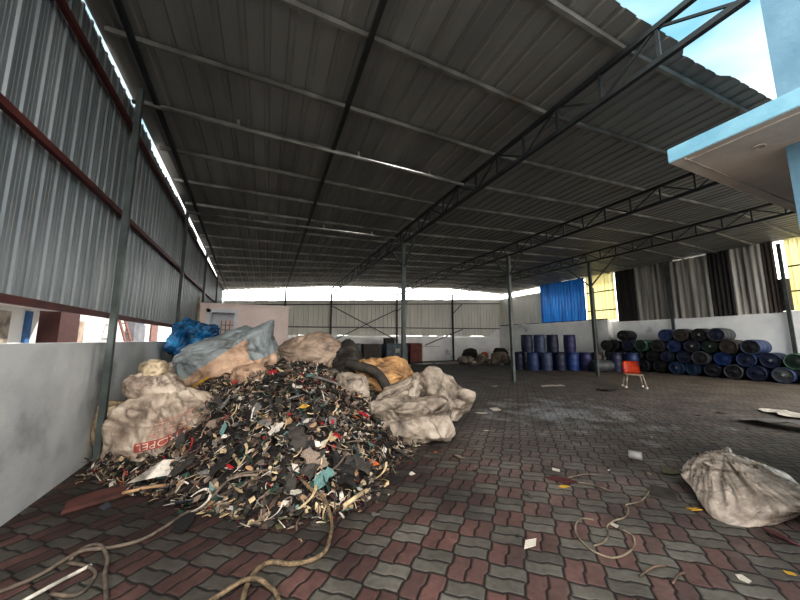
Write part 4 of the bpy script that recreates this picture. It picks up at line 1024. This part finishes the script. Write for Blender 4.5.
# plastic bag at the right
t = empty('plastic_bag', (4.40, 1.64, 0), (0, 0, .12), 'tied milky plastic bag on the floor at the right edge', 'bag')
b1 = blob('bag_body', (.54, .44, .15), 61, M['poly'], 6, .98, .035, .012, .72, [((-1, -.05, -.35), .26, 6), ((.0, .25, 1), .09, 10)], ((.0, .25, 1), 20, .15), parent=t)
b2 = blob('tied_neck', (.18, .09, .05), 63, M['poly'], 4, .9, .2, .08, .9, [((-1, .2, .3), .14, 4), ((.9, .1, .5), .18, 4)], ((0, 0, 1), 9, .12), parent=t); b2.location = (.0, .14, .22)
bm = bmesh.new(); box(bm, -.16, .16, -.1, .1, 0, .012, .004); tag(obj('board_piece', bm, M['scrap dark grey'], loc=(3.72, 2.0, .003), rot=(0, 0, .5)), 'dark flat board poking out left of the plastic bag', 'board')
put_scrap(FLM[3], 'cloth_scrap', 3.72, 1.22, .05, 'maroon', 'dark red cloth scrap at the foot of the plastic bag', None, pr_)
put_scrap(FLM[5], 'plastic_scrap', 3.62, 1.72, .05, 'yellow', 'yellow scrap by the left tip of the plastic bag', None, pr_)
# rubbish at the far wall
for k, (x, y, rx, rz, mk, lab) in enumerate(((11.9, 16.9, .55, .28, 'sack_grey', 'flattened grey sack, leftmost of the far rubbish'), (12.9, 16.6, .5, .34, 'sack_grey', 'grey sack in the middle of the far rubbish'), (13.7, 16.0, .48, .42, 'sack_grey', 'bulging grey-brown sack in front of the far rubbish'), (14.6, 16.6, .45, .38, 'sack_white', 'whitish sack at the back of the far rubbish'), (15.6, 16.0, .5, .40, 'sack_grey', 'grey-white sack, rightmost of the far rubbish'), (12.4, 17.2, .5, .55, 'dark_cloth', 'dark heaped bundle behind the far rubbish'), (15.0, 17.2, .5, .55, 'dark_cloth', 'dark bundle between the far rubbish and the drums'))):
    o = blob('rubbish_sack', (rx, rx*.8, rz), 70+k, M[mk], 4, .85, .14, .05, .8); place(o, (x, y, 0), (0, 0, k), lab)
for k, (x, y, lab) in enumerate(((13.35, 16.9, 'orange plastic bag on the left of the far rubbish'), (14.75, 15.6, 'bright orange bag on the right of the far rubbish'))):
    o = blob('orange_bag', (.28, .22, .3), 80+k, M['scrap orange'], 4, .9, .15, .05, .8); place(o, (x, y, .12 if k else .2), (0, 0, k), lab, 'bag')
for k in range(14):
    put_scrap(pr_.choice(FLM), 'plastic_scrap', pr_.uniform(10.9, 14.6), pr_.uniform(15.0, 16.2), pr_.uniform(.08, .18), pr_.choice(('grey', 'white', 'taupe')), 'pale flat scrap strewn in front of the far rubbish sacks', 'scraps by the far rubbish', pr_)

# ---------------------------------------------------------------- ropes and floor litter
def rope(name, pts, r_, mk, label, cat, z=None):
    P_ = [(x, y, (heap_h(x, y)+r_+.035) if heap_t(x, y) < .99 else r_+.002) if len(p) == 2 else p for p in pts for x, y in [p[:2]]]
    bm = bmesh.new(); tube(bm, spline(P_, 8), r_, 8); return tag(obj(name, bm, M[mk], smooth=True), label, cat)
rope('hose', [(.36, 3.24), (.45, 3.12), (.55, 3.02), (.58, 2.83), (.53, 2.61), (.46, 2.45), (.35, 2.40), (.22, 2.42), (.10, 2.49), (.01, 2.44), (-.04, 2.31), (-.05, 2.18), (-.03, 2.0)], .016, 'rope', 'thick braided tan hose curling from the heap foot to the front edge', 'hose')
rope('hose', [(-.30, 2.22, .016), (-.25, 2.27, .016), (-.17, 2.32, .018), (-.06, 2.34, .045), (.02, 2.32, .046), (.08, 2.28, .02), (.13, 2.19, .016), (.15, 2.05, .016)], .014, 'rope', 'short arched piece of tan hose crossing the braided one', 'hose')
rope('cable', [(.18, 3.38), (-.22, 3.55), (-.46, 3.52), (-.59, 3.44), (-.69, 3.27), (-.81, 3.14), (-.98, 3.12), (-1.16, 3.15), (-1.28, 2.96), (-1.41, 2.87), (-1.6, 2.8)], .013, 'cable', 'long dusty cable from the heap foot to the left edge', 'cable')
rope('cable', [(-.75, 2.4), (-.79, 2.54), (-.89, 2.79), (-.95, 2.99), (-1.07, 3.19), (-1.16, 3.19), (-1.18, 3.07)], .013, 'cable', 'bent dusty cable running down at the lower left', 'cable')
rope('cable', [(-1.18, 3.04), (-1.06, 2.96), (-.96, 2.85), (-.94, 2.72), (-.98, 2.66), (-1.12, 2.73)], .011, 'cable', 'small loop of cable beside the bent one', 'cable')
rope('strap_wire', [(2.64, 1.97), (2.56, 2.02), (2.44, 1.98), (2.32, 1.88), (2.26, 1.74), (2.27, 1.66), (2.32, 1.6), (2.44, 1.59), (2.59, 1.62), (2.69, 1.68), (2.72, 1.72), (2.72, 1.78)], .007, 'wire', 'pale strap looped into a circle on the paving', 'strap')
rope('strap_wire', [(2.32, 1.74), (2.43, 1.74), (2.56, 1.79), (2.65, 1.86), (2.78, 1.89), (2.94, 1.89), (3.1, 1.96), (3.15, 2.01), (3.35, 2.0), (3.58, 2.06), (3.66, 2.09)], .006, 'wire', 'thin wavy strap trailing right from the looped one', 'strap')
stick((3.15, 2.5, .012), (3.28, 2.22, .012), .008, 'cable', 'bare twig pointing at the viewer in the litter cluster', 'twig')
stick((3.15, 2.62, .012), (3.55, 2.54, .012), .007, 'cable', 'thin twig lying across the litter cluster', 'twig')
stick((2.42, 1.30, .012), (2.60, 1.32, .012), .007, 'scrap brown', 'brown wood splinter near the front edge', 'splinter')
stick((2.30, 1.42, .012), (2.56, 1.40, .02), .007, 'scrap brown', 'tapered wood splinter beside the brown one', 'splinter')
LIT = [((2.72, 1.83), .04, 'white', 'white paper bit inside the strap loop'), ((3.22, 2.82), .05, 'white', 'white knob of paper in the litter cluster'), ((2.95, 2.5), .035, 'yellow', 'yellow wrapper in the litter cluster'), ((3.05, 2.62), .08, 'maroon', 'reddish wrapper beside the yellow one'), ((3.6, 2.95), .09, 'grey', 'pale grey film left of the dark strip'), ((3.9, 2.85), .10, 'black', 'dark strip behind the litter cluster'),
       ((4.41, 2.28), .14, 'olive', 'flat olive-grey stone-like slab on the paving'), ((3.46, 4.4), .06, 'white', 'small white bit right of the grey sacks'), ((4.22, 5.5), .13, 'white', 'white flattened wrapper in the middle of the yard'), ((4.7, 5.65), .13, 'white', 'white crumpled wrapper beside the flattened one'), ((7.02, 8.4), .14, 'white', 'white scrap left of the lone column base'), ((8.7, 7.6), .2, 'white', 'white puddle-like scrap right of the lone column'), ((9.6, 6.4), .2, 'dark grey', 'dark flat scrap in the middle distance'),
       ((9.9, 2.95), .26, 'white', 'white and blue paper by the right edge'), ((8.5, 2.5), .34, 'grey', 'pale plastic sheet at the right edge nearer than the paper'), ((8.2, 3.6), .20, 'black', 'long dark strip on the yard to the right'), ((8.6, 3.25), .07, 'maroon', 'purple-red scrap near the dark strip'), ((8.9, 3.5), .12, 'cream', 'cream scrap near the white paper at right'), ((7.6, 4.6), .24, 'dark grey', 'dark mark-like rubber strip beyond the whitish floor patch'), ((2.38, 3.62), .06, 'taupe', 'taupe bit on the paving right of the heap'), ((2.9, 1.15), .04, 'white', 'white bit on the paving by the front edge'), ((3.25, 1.05), .03, 'yellow', 'yellow bit on the paving under the plastic bag'), ((1.35, 3.32), .14, 'black', 'black torn rag on the paving right of the heap'), ((.95, 2.78), .05, 'grey', 'pale bit beside the black rag'), ((1.9, 1.95), .05, 'white', 'white red-tipped bit on the paving'), ((-1.0, 3.55), .08, 'black', 'black flake on the paving below the left sack'), ((-1.3, 3.9), .05, 'slate', 'dark slate flake near the left wall foot'), ((-.55, 3.3), .10, 'black', 'black flake between cable and heap'),
       ((.55, 4.0-.75), .05, 'white', 'white bit where the hose leaves the heap'), ((1.6, 3.4), .05, 'white', 'white bit near the right foot of the heap'), ((2.2, 3.9), .025, 'orange', 'orange bit near the grey sacks'), ((.32, 2.68), .05, 'cream', 'curled cream peel lying inside the hose curve')]
for k, ((x, y), s, c, lab) in enumerate(LIT):
    strip = 'strip' in lab or 'peel' in lab
    put_scrap(STM[k % 8] if strip else SHM[k % 6] if s >= .18 else FLM[(k*5) % 12], 'litter_strip' if strip else 'litter_scrap', x, y, s, c, lab, None, pr_, .06, .01, sz=(s, s, s*(.3 if s < .18 else .55)) if not strip else (s*.45, s*.45, s*.2), cat='litter')
lr = random.Random(99)
for k in range(46):
    x = lr.uniform(.8, 8); y = lr.uniform(1.5, 8)
    if heap_t(x, y) < 1.08 or (x > 3.3 and y < 2.2): continue
    put_scrap(lr.choice(FLM), 'litter_scrap', x, y, lr.uniform(.012, .03), lr.choice(('white', 'black', 'dark grey', 'taupe', 'cream')), 'tiny crumb of litter scattered on the paving', 'litter crumbs', lr, .1, cat='litter', sz=None)
t = empty('tin_can', (4.44, 2.66, .055), (PI/2, 0, .5), 'dull grey tin can lying on its side on the paving', 'can')
bm = bmesh.new(); lathe(bm, [(0, -.07), (.05, -.07), (.053, -.066), (.052, 0), (.053, .066), (.05, .07), (.046, .066), (.046, -.04), (0, -.04)], 18); obj('can_body', bm, M['tin'], t, smooth=True)
bm = bmesh.new(); bm2 = None
pts = [(-.24, -.16), (.22, -.10), (.27, .06), (.05, .16), (-.22, .10)]
lo_ = [bm.verts.new((x, y, -.008)) for x, y in pts]; hi_ = [bm.verts.new((x*.97, y*.97, .022)) for x, y in pts]
bm.faces.new(lo_); bm.faces.new(hi_)
for i in range(5): bm.faces.new((lo_[i], lo_[(i+1) % 5], hi_[(i+1) % 5], hi_[i]))
tag(obj('red_board', bm, M['red_board'], loc=(-1.42, 4.1, .012), rot=(0, 0, .35)), 'flat dark red board lying in front of the printed sack at the wall', 'board')
stick((-1.32, 2.62, .012), (-1.02, 2.95, .012), .012, 'scrap white', 'white stick on the paving at the lower left corner')

# ---------------------------------------------------------------- light
w = bpy.data.worlds.new('sky'); SC.world = w; w.use_nodes = True; nt = w.node_tree; L = nt.links
bg = nt.nodes['Background']
tc = nt.nodes.new('ShaderNodeTexCoord'); sep = nt.nodes.new('ShaderNodeSeparateXYZ'); L.new(tc.outputs['Generated'], sep.inputs[0])
mp = nt.nodes.new('ShaderNodeMapping'); mp.inputs['Scale'].default_value = (1, 1, 2.2); L.new(tc.outputs['Generated'], mp.inputs[0])
nz = nt.nodes.new('ShaderNodeTexNoise'); nz.inputs['Scale'].default_value = 2.1; nz.inputs['Detail'].default_value = 4; L.new(mp.outputs[0], nz.inputs['Vector'])
cr = nt.nodes.new('ShaderNodeValToRGB'); e = cr.color_ramp.elements
e[0].position = .40; e[0].color = (.13, .34, .46, 1); e[1].position = .62; e[1].color = (.52, .62, .64, 1)
L.new(nz.outputs['Fac'], cr.inputs[0])
hz = nt.nodes.new('ShaderNodeValToRGB'); e = hz.color_ramp.elements
e[0].position = .18; e[0].color = (1, 1, 1, 1); e[1].position = .5; e[1].color = (0, 0, 0, 1)
L.new(sep.outputs[2], hz.inputs[0])
mx = nt.nodes.new('ShaderNodeMix'); mx.data_type = 'RGBA'; L.new(hz.outputs[0], mx.inputs[0]); L.new(cr.outputs[0], mx.inputs[6]); mx.inputs[7].default_value = (3.4, 3.4, 3.3, 1)
# unseen sky behind the camera, brightened to add frontal fill light
bk = nt.nodes.new('ShaderNodeMapRange'); bk.inputs[1].default_value = .05; bk.inputs[2].default_value = -.6; bk.inputs[3].default_value = 0; bk.inputs[4].default_value = 1; L.new(sep.outputs[1], bk.inputs[0])
mx2 = nt.nodes.new('ShaderNodeMix'); mx2.data_type = 'RGBA'; L.new(bk.outputs[0], mx2.inputs[0]); L.new(mx.outputs[2], mx2.inputs[6]); mx2.inputs[7].default_value = (2.9, 2.75, 2.6, 1)
L.new(mx2.outputs[2], bg.inputs['Color']); bg.inputs['Strength'].default_value = 1.0
sd = bpy.data.lights.new('sun', 'SUN'); sd.energy = 4.0; sd.angle = .02; sd.color = (1, .95, .88)
so = bpy.data.objects.new('sun', sd); link(so)
az = math.radians(35); el = math.radians(52)
dirv = Vector((math.cos(az)*math.cos(el), math.sin(az)*math.cos(el), math.sin(el)))
so.rotation_euler = dirv.to_track_quat('Z', 'Y').to_euler()

# ---------------------------------------------------------------- camera
cd = bpy.data.cameras.new('camera'); co = bpy.data.objects.new('camera', cd); link(co)
cd.sensor_width = 36; cd.lens = 36*308/800; cd.clip_start = .05; cd.clip_end = 500
co.location = (0, 0, 1.53)
yaw, pit = math.radians(23.2), math.radians(7.4)
co.rotation_euler = (PI/2+pit, 0, -yaw)
SC.camera = co
SC.view_settings.view_transform = 'Standard'
SC.view_settings.look = 'Medium High Contrast'
SC.view_settings.exposure = 0.9
